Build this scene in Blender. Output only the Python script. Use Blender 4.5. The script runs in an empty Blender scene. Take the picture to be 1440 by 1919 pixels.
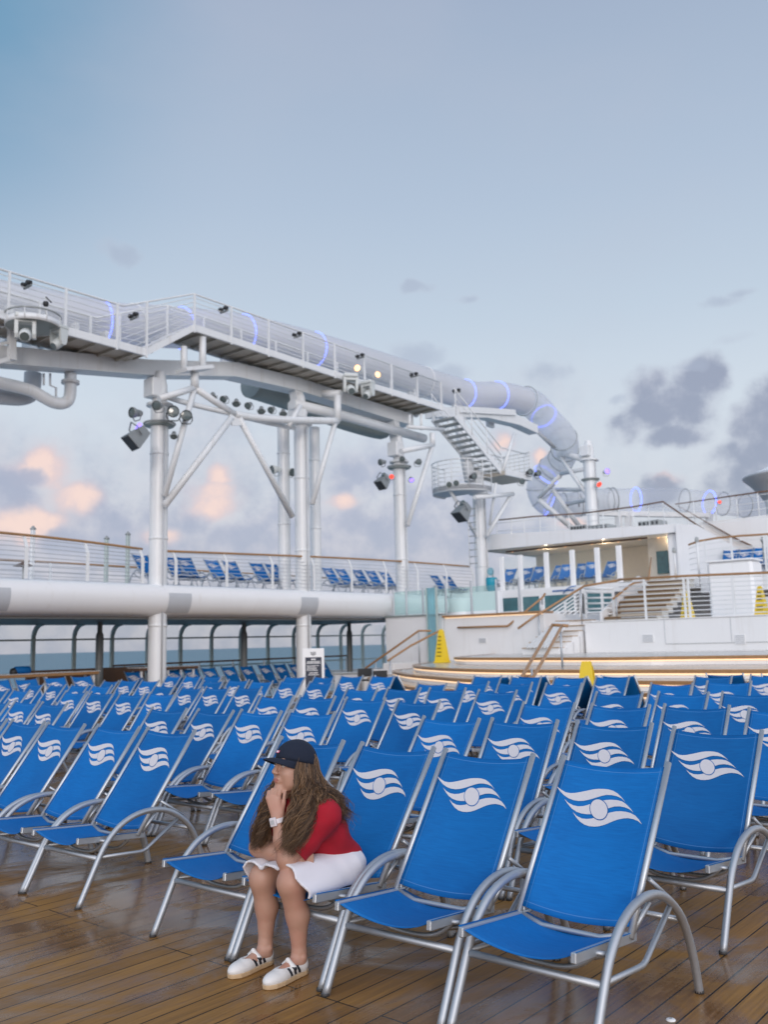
import bpy, bmesh, math, random
import numpy as np
from mathutils import Vector, Matrix
R_ = math.radians
random.seed(7)
rng = np.random.RandomState(11)
scene = bpy.context.scene
COL = scene.collection

# ---------------------------------------------------------------- survey: camera and ship frame
FPX, PITCH, ROLL, EYE = 1689.79, R_(8.318), R_(1.4786), 1.562
_cp, _sp = math.cos(PITCH), math.sin(PITCH)
FW = np.array([0, _cp, _sp]); _up = np.array([0, -_sp, _cp]); _rt = np.array([1.0, 0, 0])
RT = math.cos(ROLL) * _rt - math.sin(ROLL) * _up
UP = math.sin(ROLL) * _rt + math.cos(ROLL) * _up
CAM = np.array([0, 0, EYE])
TH = R_(40)
AX = np.array([math.sin(TH), math.cos(TH), 0])      # along the ship (planks), away
BX = np.array([math.cos(TH), -math.sin(TH), 0])     # across the ship, to the right
ZX = np.array([0, 0, 1.0])
def ray(px, py): return FW + (px - 720) / FPX * RT - (py - 959.5) / FPX * UP
def G(px, py, z): d = ray(px, py); return CAM + d * (z - EYE) / d[2]       # point on a level plane
def Q(px, py, lat): d = ray(px, py); return CAM + d * lat / (d @ BX)       # on a vertical plane along the ship
def T(px, py, al): d = ray(px, py); return CAM + d * al / (d @ AX)         # on a vertical plane across the ship
def W(al, lat, z): return AX * al + BX * lat + ZX * z
def S(P): return np.array([P @ AX, P @ BX, P[2]])

def lin(r, g, b):
    f = lambda c: (c / 255 / 12.92) if c / 255 <= .04045 else ((c / 255 + .055) / 1.055) ** 2.4
    return (f(r), f(g), f(b), 1)

# ---------------------------------------------------------------- mesh builder
def nrm(v):
    v = np.asarray(v, float); n = np.linalg.norm(v); return v / n if n > 1e-12 else v
class MB:
    def __init__(s): s.v = []; s.f = []; s.sm = []; s.mi = []; s.cur = 0
    def add(s, vs, fs, smooth=False):
        o = len(s.v); s.v += [tuple(map(float, p)) for p in vs]
        for f in fs: s.f.append(tuple(o + i for i in f)); s.sm.append(smooth); s.mi.append(s.cur)
        return s
    def quad(s, a, b, c, d): return s.add([a, b, c, d], [(0, 1, 2, 3)])
    def obox(s, c, ax, ay, az, bev=0.0):
        """box from its centre and three half-axis vectors, edges chamfered by bev"""
        c = np.asarray(c, float); A = [np.asarray(x, float) for x in (ax, ay, az)]
        if bev <= 0:
            vs = [c + i * A[0] + j * A[1] + k * A[2] for i in (-1, 1) for j in (-1, 1) for k in (-1, 1)]
            return s.add(vs, [(0, 1, 3, 2), (4, 6, 7, 5), (0, 4, 5, 1), (2, 3, 7, 6), (0, 2, 6, 4), (1, 5, 7, 3)])
        L = [np.linalg.norm(x) for x in A]; U = [x / l for x, l in zip(A, L)]
        b = min(bev, .45 * min(L)); bm = bmesh.new()
        idx = {}
        for i in (-1, 1):
            for j in (-1, 1):
                for k in (-1, 1):
                    for m in range(3):
                        h = [(L[n] if n == m else L[n] - b) for n in range(3)]
                        idx[(i, j, k, m)] = len(idx)
                        p = c + i * h[0] * U[0] + j * h[1] * U[1] + k * h[2] * U[2]
                        bm.verts.new(p)
        bmesh.ops.convex_hull(bm, input=bm.verts)
        bm.verts.index_update()
        vs = [tuple(v.co) for v in bm.verts]; fs = [[v.index for v in f.verts] for f in bm.faces]
        bm.free(); return s.add(vs, fs)
    def sbox(s, a0, a1, l0, l1, z0, z1, bev=0.0):
        """box in ship axes"""
        return s.obox(W((a0 + a1) / 2, (l0 + l1) / 2, (z0 + z1) / 2), AX * abs(a1 - a0) / 2, BX * abs(l1 - l0) / 2, ZX * abs(z1 - z0) / 2, bev)
    def box(s, x0, x1, y0, y1, z0, z1, bev=0.0):
        return s.obox(((x0 + x1) / 2, (y0 + y1) / 2, (z0 + z1) / 2), (abs(x1 - x0) / 2, 0, 0), (0, abs(y1 - y0) / 2, 0), (0, 0, abs(z1 - z0) / 2), bev)
    def beam(s, p, q, w, h, up=(0, 0, 1), bev=0.0):
        p, q = np.asarray(p, float), np.asarray(q, float); d = q - p; L = np.linalg.norm(d); d = d / L
        up = np.asarray(up, float); up = AX if abs(d @ up) > .98 else up
        sd = nrm(np.cross(d, up)); u = np.cross(sd, d)
        return s.obox((p + q) / 2, d * L / 2, sd * w / 2, u * h / 2, bev)
    def tube(s, pts, r, seg=8, closed=False, cap=True, smooth=True, flat=1.0):
        P = [np.asarray(p, float) for p in pts]; n = len(P)
        rr = r if hasattr(r, '__len__') else [r] * n
        tg = []
        for i in range(n):
            a = P[(i - 1) % n] if (closed or i > 0) else P[i]; b = P[(i + 1) % n] if (closed or i < n - 1) else P[i]
            tg.append(nrm(b - a))
        ref = np.array([0, 0, 1.0]) if abs(tg[0][2]) < .9 else np.array([1.0, 0, 0])
        nn = nrm(np.cross(tg[0], ref)); vs = []
        for i in range(n):
            nn = nrm(nn - tg[i] * (nn @ tg[i])); bb = np.cross(tg[i], nn)
            for k in range(seg):
                t = 2 * math.pi * k / seg
                vs.append(P[i] + rr[i] * (math.cos(t) * nn + flat * math.sin(t) * bb))
        fs = []
        for i in range(n if closed else n - 1):
            j = (i + 1) % n
            for k in range(seg):
                l = (k + 1) % seg; fs.append((i * seg + k, i * seg + l, j * seg + l, j * seg + k))
        s.add(vs, fs, smooth)
        if cap and not closed:
            o = len(s.v) - len(vs)
            s.f.append(tuple(o + k for k in reversed(range(seg)))); s.sm.append(False); s.mi.append(s.cur)
            s.f.append(tuple(o + (n - 1) * seg + k for k in range(seg))); s.sm.append(False); s.mi.append(s.cur)
        return s
    def cyl(s, p, q, r, r2=None, seg=16): return s.tube([p, q], [r, r if r2 is None else r2], seg)
    def lathe(s, o, axis, prof, seg=24, smooth=True):
        """prof: (radius, height along axis)"""
        o = np.asarray(o, float); w = nrm(axis); ref = np.array([0, 0, 1.0]) if abs(w[2]) < .9 else np.array([1.0, 0, 0])
        u = nrm(np.cross(w, ref)); v = np.cross(w, u); vs = []; fs = []
        for r, h in prof:
            for k in range(seg):
                t = 2 * math.pi * k / seg; vs.append(o + w * h + max(r, 1e-5) * (math.cos(t) * u + math.sin(t) * v))
        for i in range(len(prof) - 1):
            for k in range(seg):
                l = (k + 1) % seg; fs.append((i * seg + k, i * seg + l, (i + 1) * seg + l, (i + 1) * seg + k))
        return s.add(vs, fs, smooth)
    def loft(s, secs, smooth=True, closed=True, caps=True):
        n = len(secs[0]); vs = [p for sec in secs for p in sec]; fs = []
        for i in range(len(secs) - 1):
            for k in range(n if closed else n - 1):
                l = (k + 1) % n; fs.append((i * n + k, i * n + l, (i + 1) * n + l, (i + 1) * n + k))
        if caps and closed: fs += [tuple(reversed(range(n))), tuple((len(secs) - 1) * n + k for k in range(n))]
        return s.add(vs, fs, smooth)
    def grid(s, rows, smooth=True): return s.loft(rows, smooth, False, False)
    def prism(s, poly, ext):
        """extrude polygon (3-D points) by vector ext"""
        n = len(poly); P = [np.asarray(p, float) for p in poly]; e = np.asarray(ext, float)
        vs = P + [p + e for p in P]
        fs = [tuple(reversed(range(n))), tuple(range(n, 2 * n))] + [(i, (i + 1) % n, n + (i + 1) % n, n + i) for i in range(n)]
        return s.add(vs, fs)
    def build(s, name, m, parent=None, loc=None):
        me = bpy.data.meshes.new(name); me.from_pydata(s.v, [], s.f)
        ms = m if isinstance(m, (list, tuple)) else [m]
        for x in ms: me.materials.append(x)
        me.polygons.foreach_set('use_smooth', s.sm); me.polygons.foreach_set('material_index', s.mi)
        me.update()
        bm = bmesh.new(); bm.from_mesh(me); bmesh.ops.recalc_face_normals(bm, faces=bm.faces); bm.to_mesh(me); bm.free()
        o = bpy.data.objects.new(name, me); COL.objects.link(o)
        if parent is not None:
            o.parent = parent
            if loc is not None: o.location = loc
        return o
def thing(name, label, cat, P=(0, 0, 0), rz=0.0, group=None):
    o = bpy.data.objects.new(name, None); COL.objects.link(o); o.empty_display_size = .2
    o.location = tuple(map(float, P)); o.rotation_euler = (0, 0, rz); tag(o, label, cat, group); return o
def tag(o, label, cat, group=None):
    o['label'] = label; o['category'] = cat
    if group: o['group'] = group
    return o
class WB(MB):
    """a builder in world coordinates for a part of a thing that stands at root's location (unrotated)"""
    def part(s, name, m, root):
        l = np.array(root.location); s.v = [tuple(np.array(p) - l) for p in s.v]
        return s.build(name, m, root)
def dup(root, P, rz=None, label=None, group=None):
    r = root.copy(); COL.objects.link(r); r.location = tuple(map(float, P))
    if rz is not None: r.rotation_euler = (0, 0, rz)
    if label: r['label'] = label
    if group: r['group'] = group
    def kids(a, b):
        for ch in list(a.children):
            if ch.name in CHILD_SKIP: continue
            c = ch.copy(); COL.objects.link(c); c.parent = b; kids(ch, c)
    kids(root, r); return r
CHILD_SKIP = set()
def smooth_path(pts, n=8, closed=False):
    P = [np.asarray(p, float) for p in pts]; out = []; m = len(P)
    for i in range(m - 1):
        p0 = P[max(i - 1, 0)]; p1 = P[i]; p2 = P[i + 1]; p3 = P[min(i + 2, m - 1)]
        for k in range(n):
            t = k / n; out.append(.5 * (2 * p1 + (p2 - p0) * t + (2 * p0 - 5 * p1 + 4 * p2 - p3) * t * t + (3 * p1 - p0 - 3 * p2 + p3) * t ** 3))
    out.append(P[-1]); return out
ORD = 'zeroth first second third fourth fifth sixth seventh eighth ninth tenth eleventh twelfth thirteenth fourteenth fifteenth sixteenth'.split()

# ---------------------------------------------------------------- materials
def mat(name, col, rough=.5, metal=0.0, var=.06, scale=6.0, bump=0.0, bscale=60.0, rvar=.08, coat=0.0, emit=None, estr=0.0, spec=None, obj_rand=0.0, trans=0.0, ior=None):
    m = bpy.data.materials.new(name); m.use_nodes = True; nt = m.node_tree; b = nt.nodes['Principled BSDF']; L = nt.links
    b.inputs['Metallic'].default_value = metal; b.inputs['Coat Weight'].default_value = coat
    if spec is not None: b.inputs['Specular IOR Level'].default_value = spec
    if trans: b.inputs['Transmission Weight'].default_value = trans
    if ior: b.inputs['IOR'].default_value = ior
    tc = nt.nodes.new('ShaderNodeTexCoord')
    n = nt.nodes.new('ShaderNodeTexNoise'); n.inputs['Scale'].default_value = scale; n.inputs['Detail'].default_value = 5; n.inputs['Roughness'].default_value = .6
    L.new(tc.outputs['Object'], n.inputs['Vector'])
    mx = nt.nodes.new('ShaderNodeMix'); mx.data_type = 'RGBA'
    c = col if len(col) == 4 else (*col, 1)
    mx.inputs[6].default_value = tuple(x * (1 - var) for x in c[:3]) + (1,); mx.inputs[7].default_value = tuple(min(1, x * (1 + var)) for x in c[:3]) + (1,)
    L.new(n.outputs['Fac'], mx.inputs[0])
    out = mx.outputs[2]
    if obj_rand:
        oi = nt.nodes.new('ShaderNodeObjectInfo'); hs = nt.nodes.new('ShaderNodeHueSaturation'); mr = nt.nodes.new('ShaderNodeMapRange')
        mr.inputs[3].default_value = 1 - obj_rand; mr.inputs[4].default_value = 1 + obj_rand
        L.new(oi.outputs['Random'], mr.inputs[0]); L.new(mr.outputs[0], hs.inputs['Value']); L.new(out, hs.inputs['Color']); out = hs.outputs[0]
    L.new(out, b.inputs['Base Color'])
    r = nt.nodes.new('ShaderNodeMapRange'); r.inputs[3].default_value = max(0, rough - rvar); r.inputs[4].default_value = min(1, rough + rvar)
    L.new(n.outputs['Fac'], r.inputs[0]); L.new(r.outputs[0], b.inputs['Roughness'])
    if bump:
        n2 = nt.nodes.new('ShaderNodeTexNoise'); n2.inputs['Scale'].default_value = bscale; n2.inputs['Detail'].default_value = 3
        bp = nt.nodes.new('ShaderNodeBump'); bp.inputs['Strength'].default_value = bump; bp.inputs['Distance'].default_value = .01
        L.new(tc.outputs['Object'], n2.inputs['Vector']); L.new(n2.outputs['Fac'], bp.inputs['Height']); L.new(bp.outputs[0], b.inputs['Normal'])
    if emit:
        b.inputs['Emission Color'].default_value = emit if len(emit) == 4 else (*emit, 1); b.inputs['Emission Strength'].default_value = estr
    return m
M = {}
M['white'] = mat('white_ship_paint', (.81, .815, .825), .34, var=.035, scale=1.3, bump=.05, bscale=2.5)
M['whiter'] = mat('bright_white_paint', (.84, .84, .845), .4, var=.03, scale=2)
M['steelwhite'] = mat('painted_white_steel', (.76, .775, .785), .32, var=.06, scale=2.2, bump=.06, bscale=6)
def streaks(m, amount, tone=(.36, .29, .21, 1)):
    t = m.node_tree; b = t.nodes['Principled BSDF']; src = b.inputs['Base Color'].links[0].from_socket
    g = t.nodes.new('ShaderNodeNewGeometry'); mp_ = t.nodes.new('ShaderNodeMapping'); mp_.inputs['Scale'].default_value = (2.6, 2.6, .22); n = t.nodes.new('ShaderNodeTexNoise'); n.inputs['Scale'].default_value = 1.6; n.inputs['Detail'].default_value = 7; n.inputs['Roughness'].default_value = .7
    r = t.nodes.new('ShaderNodeMapRange'); r.inputs[1].default_value = .56; r.inputs[2].default_value = .80; r.inputs[4].default_value = amount; x = t.nodes.new('ShaderNodeMix'); x.data_type = 'RGBA'; x.inputs[7].default_value = tone
    t.links.new(g.outputs['Position'], mp_.inputs[0]); t.links.new(mp_.outputs[0], n.inputs['Vector']); t.links.new(n.outputs[0], r.inputs[0]); t.links.new(r.outputs[0], x.inputs[0]); t.links.new(src, x.inputs[6]); t.links.new(x.outputs[2], b.inputs['Base Color'])
streaks(M['steelwhite'], .42); streaks(M['white'], .22); streaks(M['whiter'], .16)
M['underside'] = mat('walkway_underside', (.46, .42, .36), .6, var=.3, scale=3)
M['ceiling'] = mat('shade_brown_ceiling', (.065, .05, .04), .45, var=.3, scale=2)  # upper deck underside: its shade is painted in as dark brown
M['alu'] = mat('brushed_aluminium', (.45, .48, .52), .46, metal=.72, var=.10, scale=9, bump=.05, bscale=150)
M['alu_rail'] = mat('satin_aluminium_rail', (.50, .535, .575), .42, metal=.7, var=.06, scale=9)
M['teak'] = mat('varnished_teak', (.36, .19, .075), .38, var=.3, scale=14, coat=.3)
M['darkteak'] = mat('dark_teak', (.13, .062, .03), .4, var=.3, scale=10)
M['tread'] = mat('teak_tread', (.42, .27, .14), .45, var=.25, scale=9)
M['tread_edge'] = mat('tread_edge', (.17, .10, .045), .5, var=.2)
M['wire'] = mat('rail_wire', (.62, .64, .66), .35, metal=.7)
M['black'] = mat('black_housing', (.02, .021, .024), .5)
M['lampgrey'] = mat('grey_lamp_housing', (.22, .24, .25), .45, var=.15)
M['lampwhite'] = mat('white_lamp_housing', (.62, .65, .64), .38)
M['lens'] = mat('lamp_lens', (.10, .13, .13), .08, spec=.8)
M['greypost'] = mat('grey_post_paint', (.20, .205, .20), .4, var=.1)
M['greypanel'] = mat('grey_panel', (.50, .52, .55), .4)
M['navy'] = mat('navy_board', (.012, .02, .045), .45)
M['greenmetal'] = mat('grey_green_frame', (.44, .51, .49), .35, var=.08)
M['yellow'] = mat('yellow_plastic', (.83, .58, .02), .4, var=.08)
M['conetext'] = mat('black_print', (.05, .035, .01), .5)
M['led_blue'] = mat('blue_led', (.1, .1, .5), .3, emit=(.13, .19, 1), estr=3.4)
M['led_violet'] = mat('violet_lamp', (.1, .1, .5), .3, emit=(.28, .18, 1), estr=2.2)
M['lamp_red'] = mat('red_lamp', (.5, .05, .05), .3, emit=(1, .06, .03), estr=1.8)
M['lamp_warm'] = mat('warm_lamp', (.9, .6, .4), .3, emit=(1, .50, .20), estr=2.2)
M['lamp_small'] = mat('warm_strip', (.9, .6, .4), .3, emit=(1, .70, .42), estr=1.1)
M['interior'] = mat('cream_interior', (.70, .67, .60), .6, var=.06)
M['tealpane'] = mat('teal_glazing', (.06, .15, .17), .12, var=.5, scale=5, spec=.6)
M['greymetal'] = mat('grey_steel', (.34, .36, .36), .4, var=.12)
M['tube'] = mat('white_acrylic_tube', (.80, .805, .82), .3, var=.04, scale=1.5, coat=.2)
_t = M['tube'].node_tree; _x = _t.nodes.new('ShaderNodeMixShader'); _x.inputs[0].default_value = .38; _l = _t.nodes.new('ShaderNodeBsdfTranslucent'); _l.inputs[0].default_value = (.86, .86, .90, 1)
_t.links.new(_t.nodes['Principled BSDF'].outputs[0], _x.inputs[1]); _t.links.new(_l.outputs[0], _x.inputs[2]); _t.links.new(_x.outputs[0], _t.nodes['Material Output'].inputs[0])
M['trough'] = mat('grey_trough', (.26, .30, .29), .4, var=.08)
def glassy(name, tint, alpha, rough=.03, trl=0.0):
    m = bpy.data.materials.new(name); m.use_nodes = True; nt = m.node_tree
    for n in list(nt.nodes): nt.nodes.remove(n)
    o = nt.nodes.new('ShaderNodeOutputMaterial'); t = nt.nodes.new('ShaderNodeBsdfTransparent'); g = nt.nodes.new('ShaderNodeBsdfPrincipled'); x = nt.nodes.new('ShaderNodeMixShader')
    f = nt.nodes.new('ShaderNodeFresnel'); bf = nt.nodes.new('ShaderNodeNewGeometry'); bm_ = nt.nodes.new('ShaderNodeMapRange'); bm_.inputs[3].default_value = 1.45; bm_.inputs[4].default_value = 1 / 1.45; nt.links.new(bf.outputs['Backfacing'], bm_.inputs[0]); nt.links.new(bm_.outputs[0], f.inputs[0])
    a = nt.nodes.new('ShaderNodeMath'); a.operation = 'ADD'; a.inputs[1].default_value = alpha; a.use_clamp = True
    t.inputs[0].default_value = (*tint, 1); g.inputs['Base Color'].default_value = (*[c * .9 for c in tint], 1); g.inputs['Roughness'].default_value = rough
    nt.links.new(f.outputs[0], a.inputs[0]); nt.links.new(a.outputs[0], x.inputs[0]); nt.links.new(t.outputs[0], x.inputs[1]); 
    gs = g.outputs[0]
    if trl:
        l_ = nt.nodes.new('ShaderNodeBsdfTranslucent'); l_.inputs[0].default_value = (*tint, 1); y = nt.nodes.new('ShaderNodeMixShader'); y.inputs[0].default_value = trl; nt.links.new(gs, y.inputs[1]); nt.links.new(l_.outputs[0], y.inputs[2]); gs = y.outputs[0]
    nt.links.new(gs, x.inputs[2]); nt.links.new(x.outputs[0], o.inputs[0])
    return m
M['glass'] = glassy('clear_glass', (.965, .985, .98), .0)
M['greenglass'] = glassy('green_glass', (.82, .93, .915), .05)
M['tealglass'] = glassy('teal_glass', (.55, .80, .86), .25, .1)
M['cleartube'] = glassy('clear_acrylic', (.98, .98, .99), .16, .1, .5)
# ================================================================ camera
cd = bpy.data.cameras.new('camera'); cam = bpy.data.objects.new('camera', cd); COL.objects.link(cam)
cam.matrix_world = Matrix(((RT[0], UP[0], -FW[0], 0), (RT[1], UP[1], -FW[1], 0), (RT[2], UP[2], -FW[2], EYE), (0, 0, 0, 1)))
cd.sensor_fit = 'HORIZONTAL'; cd.sensor_width = 24; cd.lens = 24 * FPX / 1440
cd.clip_start = .05; cd.clip_end = 60000
cd.dof.use_dof = True; cd.dof.focus_distance = 4.55; cd.dof.aperture_fstop = 2.6
scene.camera = cam
scene.view_settings.view_transform = 'Standard'; scene.view_settings.look = 'None'; scene.view_settings.exposure = 0.0
scene.view_settings.gamma = 1
scene.cycles.use_denoising = True
scene.cycles.max_bounces = 7; scene.cycles.transparent_max_bounces = 24; scene.cycles.diffuse_bounces = 3; scene.cycles.glossy_bounces = 3
scene.cycles.caustics_reflective = False; scene.cycles.caustics_refractive = False

# ================================================================ sky
wd = bpy.data.worlds.new('World'); scene.world = wd; wd.use_nodes = True; nt = wd.node_tree
for n in list(nt.nodes): nt.nodes.remove(n)
LK = nt.links
def nd(t, **k):
    n = nt.nodes.new(t)
    for a, b in k.items(): setattr(n, a, b)
    return n
def sk(n, i, v):
    if hasattr(v, 'is_linked') or hasattr(v, 'links'): LK.new(v, n.inputs[i])
    else: n.inputs[i].default_value = v
def mth(op, a, b=0.0, c=0.0, clamp=False):
    n = nd('ShaderNodeMath', operation=op, use_clamp=clamp); sk(n, 0, a); sk(n, 1, b); sk(n, 2, c); return n.outputs[0]
def vm(op, a, b, out=0):
    n = nd('ShaderNodeVectorMath', operation=op); sk(n, 0, a); sk(n, 1, b); return n.outputs[out]
def mixc(f, a, b):
    n = nd('ShaderNodeMix', data_type='RGBA'); sk(n, 0, f); sk(n, 6, a); sk(n, 7, b); return n.outputs[2]
def smap(x, lo, hi, a=0.0, b=1.0):
    n = nd('ShaderNodeMapRange', interpolation_type='SMOOTHSTEP'); sk(n, 0, x); sk(n, 1, lo); sk(n, 2, hi); sk(n, 3, a); sk(n, 4, b); return n.outputs[0]
def noise(vec, scale, det=4, rough=.55, out=0):
    n = nd('ShaderNodeTexNoise'); sk(n, 'Vector', vec); n.inputs['Scale'].default_value = scale; n.inputs['Detail'].default_value = det; n.inputs['Roughness'].default_value = rough; return n.outputs[out]
SUN_AZ, SUN_EL = 178.0, 12.0                       # bearing clockwise from +Y: low behind the camera
tc = nd('ShaderNodeTexCoord'); DIR = tc.outputs['Generated']
sp = nd('ShaderNodeSeparateXYZ'); LK.new(DIR, sp.inputs[0])
az = mth('MULTIPLY', mth('ARCTAN2', sp.outputs[0], sp.outputs[1]), 180 / math.pi)
el = mth('MULTIPLY', mth('ARCSINE', sp.outputs[2]), 180 / math.pi)
rp = nd('ShaderNodeValToRGB'); sk(rp, 0, mth('DIVIDE', el, 90.0, clamp=True))
stops = [(0, (196, 193, 196)), (3, (200, 200, 206)), (8, (211, 216, 224)), (14, (209, 218, 228)), (20, (193, 207, 222)), (27, (178, 194, 214)), (34, (167, 183, 205)), (40, (159, 174, 198)), (55, (130, 152, 184)), (90, (105, 132, 170))]
while len(rp.color_ramp.elements) < len(stops): rp.color_ramp.elements.new(.5)
for e, (x, c) in zip(rp.color_ramp.elements, stops): e.position = x / 90; e.color = lin(*c)
col = rp.outputs[0]
# deeper teal-blue to the upper left
tl = mth('MULTIPLY', smap(az, -8.0, -27.0), smap(mth('SUBTRACT', el, mth('MULTIPLY', az, .3)), 22.0, 46.0))
col = mixc(tl, col, lin(104, 153, 186))
# soft veils
nv = noise(vm('MULTIPLY', DIR, (1.0, 1.0, 2.2)), 2.2, 5, .55)
col = mixc(smap(nv, .45, .75, 0.0, .22), col, lin(190, 194, 208))
# cumulus: centres surveyed as bearings, ragged by noise
def azel(px, py):
    d = nrm(ray(px, py)); return math.degrees(math.atan2(d[0], d[1])), math.degrees(math.asin(d[2]))
cv = nd('ShaderNodeCombineXYZ'); LK.new(az, cv.inputs[0]); LK.new(el, cv.inputs[1])
warp = vm('SUBTRACT', noise(cv.outputs[0], .13, 5, .55, 1), (.5, .5, .5))
pos = vm('ADD', cv.outputs[0], vm('MULTIPLY', warp, (4.2, 3.4, 0)))
fine = noise(cv.outputs[0], .42, 8, .62); broad = noise(cv.outputs[0], .10, 5, .6)
def voro(scale):
    n = nd('ShaderNodeTexVoronoi', feature='SMOOTH_F1'); LK.new(vm('ADD', cv.outputs[0], vm('MULTIPLY', warp, (2.2, 2.2, 0))), n.inputs['Vector']); n.inputs['Scale'].default_value = scale; n.inputs['Smoothness'].default_value = .35; return n.outputs['Distance']
billow = mth('ADD', mth('ADD', mth('MULTIPLY', mth('SUBTRACT', voro(.34), .42), .75), mth('MULTIPLY', mth('SUBTRACT', voro(.85), .42), .5)), mth('MULTIPLY', mth('SUBTRACT', fine, .5), 1.25))
def cloud(blobs):
    dm = None
    for px, py, rx, ry in blobs:
        a, e = azel(px, py); k = .0335
        q = vm('MULTIPLY', vm('SUBTRACT', pos, (a, e, 0)), (1 / (rx * k), 1 / (ry * k), 0))
        d = vm('DOT_PRODUCT', q, q, 1)
        dm = d if dm is None else mth('MINIMUM', dm, d)
    return mth('ADD', dm, billow)
def layer(col, blobs, c0, c1, op, soft=.8, n=None, lo=.0, hi=1.0):
    """c0 in the body, c1 towards the lit edge"""
    d = cloud(blobs); m = mth('MULTIPLY', smap(d, 1.2, 1.2 - soft), op)
    return mixc(m, col, mixc(smap(mth('ADD', d, mth('MULTIPLY', mth('SUBTRACT', fine, .5), 1.6)), lo, hi), lin(*c0), lin(*c1)))
# veil of lavender cloud over the lower sky, thinning upwards
veil = mth('MULTIPLY', smap(mth('ADD', el, mth('MULTIPLY', mth('SUBTRACT', broad, .5), 26.0)), 17.0, 6.0), .82)
veil = mth('MULTIPLY', veil, smap(az, 15.0, 7.0, .35, 1.0))
col = mixc(veil, col, mixc(smap(fine, .35, .65), lin(180, 184, 200), lin(202, 201, 211)))
bank = mth('MULTIPLY', smap(mth('ADD', mth('ADD', el, mth('MULTIPLY', mth('SUBTRACT', fine, .5), 9.0)), mth('MULTIPLY', billow, 3.0)), 11.5, 6.5), mth('MULTIPLY', smap(az, 12.0, 6.0), .72))
col = mixc(bank, col, mixc(smap(fine, .38, .62), lin(170, 174, 195), lin(190, 189, 204)))
# sunlit rose cumulus tops, each with grey bodies in front
peach = [(95, 890, 50, 52), (124, 940, 66, 44), (40, 978, 84, 40), (398, 945, 56, 46), (402, 904, 26, 30), (640, 950, 34, 24), (1254, 902, 34, 20), (925, 835, 26, 30), (1062, 985, 46, 18), (300, 1005, 50, 20), (1000, 860, 26, 22)]
col = layer(col, [(x, y, rx * 1.2, ry * 1.15) for x, y, rx, ry in peach], (206, 194, 204), (214, 206, 212), .75, 1.2)
col = layer(col, [(x, y, rx * .82, ry * .86) for x, y, rx, ry in peach], (247, 217, 206), (224, 200, 201), .92, 1.0)
col = layer(col, [(22, 925, 58, 40), (66, 905, 26, 22), (200, 985, 66, 40), (110, 1015, 50, 22), (420, 1000, 40, 26), (372, 985, 34, 30), (650, 990, 44, 26)], (166, 172, 194), (184, 186, 204), .85, 1.0)
col = layer(col, [(690, 880, 100, 70), (860, 970, 110, 130), (560, 1000, 110, 60), (760, 1000, 150, 70), (480, 1010, 80, 50), (250, 1035, 150, 40), (1010, 1020, 140, 50), (660, 1060, 260, 40)], (168, 174, 196), (190, 190, 206), .75, 1.2)
col = layer(col, [(1250, 768, 100, 72), (1225, 722, 64, 44), (1306, 712, 60, 48), (1270, 822, 64, 30), (1440, 790, 66, 92), (1402, 856, 84, 74), (1378, 912, 60, 56), (1455, 738, 46, 40), (1700, 850, 200, 160), (1240, 918, 56, 34), (1420, 940, 90, 44), (1352, 935, 50, 44), (1395, 800, 60, 60), (-220, 860, 150, 80)], (150, 157, 178), (182, 186, 201), .95, 1.0)
col = layer(col, [(1028, 690, 60, 30), (772, 664, 60, 30), (846, 694, 56, 26), (1352, 574, 60, 16), (1398, 556, 30, 12), (1380, 650, 46, 14), (1290, 690, 40, 12), (220, 455, 60, 22), (790, 530, 40, 14), (870, 552, 34, 12), (1160, 735, 20, 10)], (170, 179, 198), (188, 195, 210), .6, 1.3)
# the half of the sky behind the camera is the bright side (low sun there)
sdir = (math.sin(R_(SUN_AZ)) * math.cos(R_(8)), math.cos(R_(SUN_AZ)) * math.cos(R_(8)), math.sin(R_(8)))
cs = vm('DOT_PRODUCT', DIR, sdir, 1)
glow = smap(cs, -.15, .95)
col = mixc(glow, col, (1.43, 1.45, 1.60, 1))
# below the horizon: dim sea light
col = mixc(smap(el, 0.0, -1.5), col, (.12, .16, .20, 1))
bg = nd('ShaderNodeBackground'); LK.new(col, bg.inputs[0]); bg.inputs[1].default_value = 1.0
sky = nd('ShaderNodeTexSky', sky_type='NISHITA', sun_disc=False, sun_elevation=R_(SUN_EL), sun_rotation=R_(SUN_AZ))
bg2 = nd('ShaderNodeBackground'); LK.new(sky.outputs[0], bg2.inputs[0]); bg2.inputs[1].default_value = .012; bg.inputs[1].default_value = .97
ad = nd('ShaderNodeAddShader'); LK.new(bg.outputs[0], ad.inputs[0]); LK.new(bg2.outputs[0], ad.inputs[1])
wo = nd('ShaderNodeOutputWorld'); LK.new(ad.outputs[0], wo.inputs[0])
sl = bpy.data.lights.new('sun', 'SUN'); so = bpy.data.objects.new('sun', sl); COL.objects.link(so)
sl.energy = .7; sl.angle = R_(14); sl.color = (1, .90, .82)
sv = Vector((math.sin(R_(SUN_AZ)) * math.cos(R_(SUN_EL)), math.cos(R_(SUN_AZ)) * math.cos(R_(SUN_EL)), math.sin(R_(SUN_EL))))
so.rotation_euler = sv.to_track_quat('Z', 'Y').to_euler()

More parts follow.
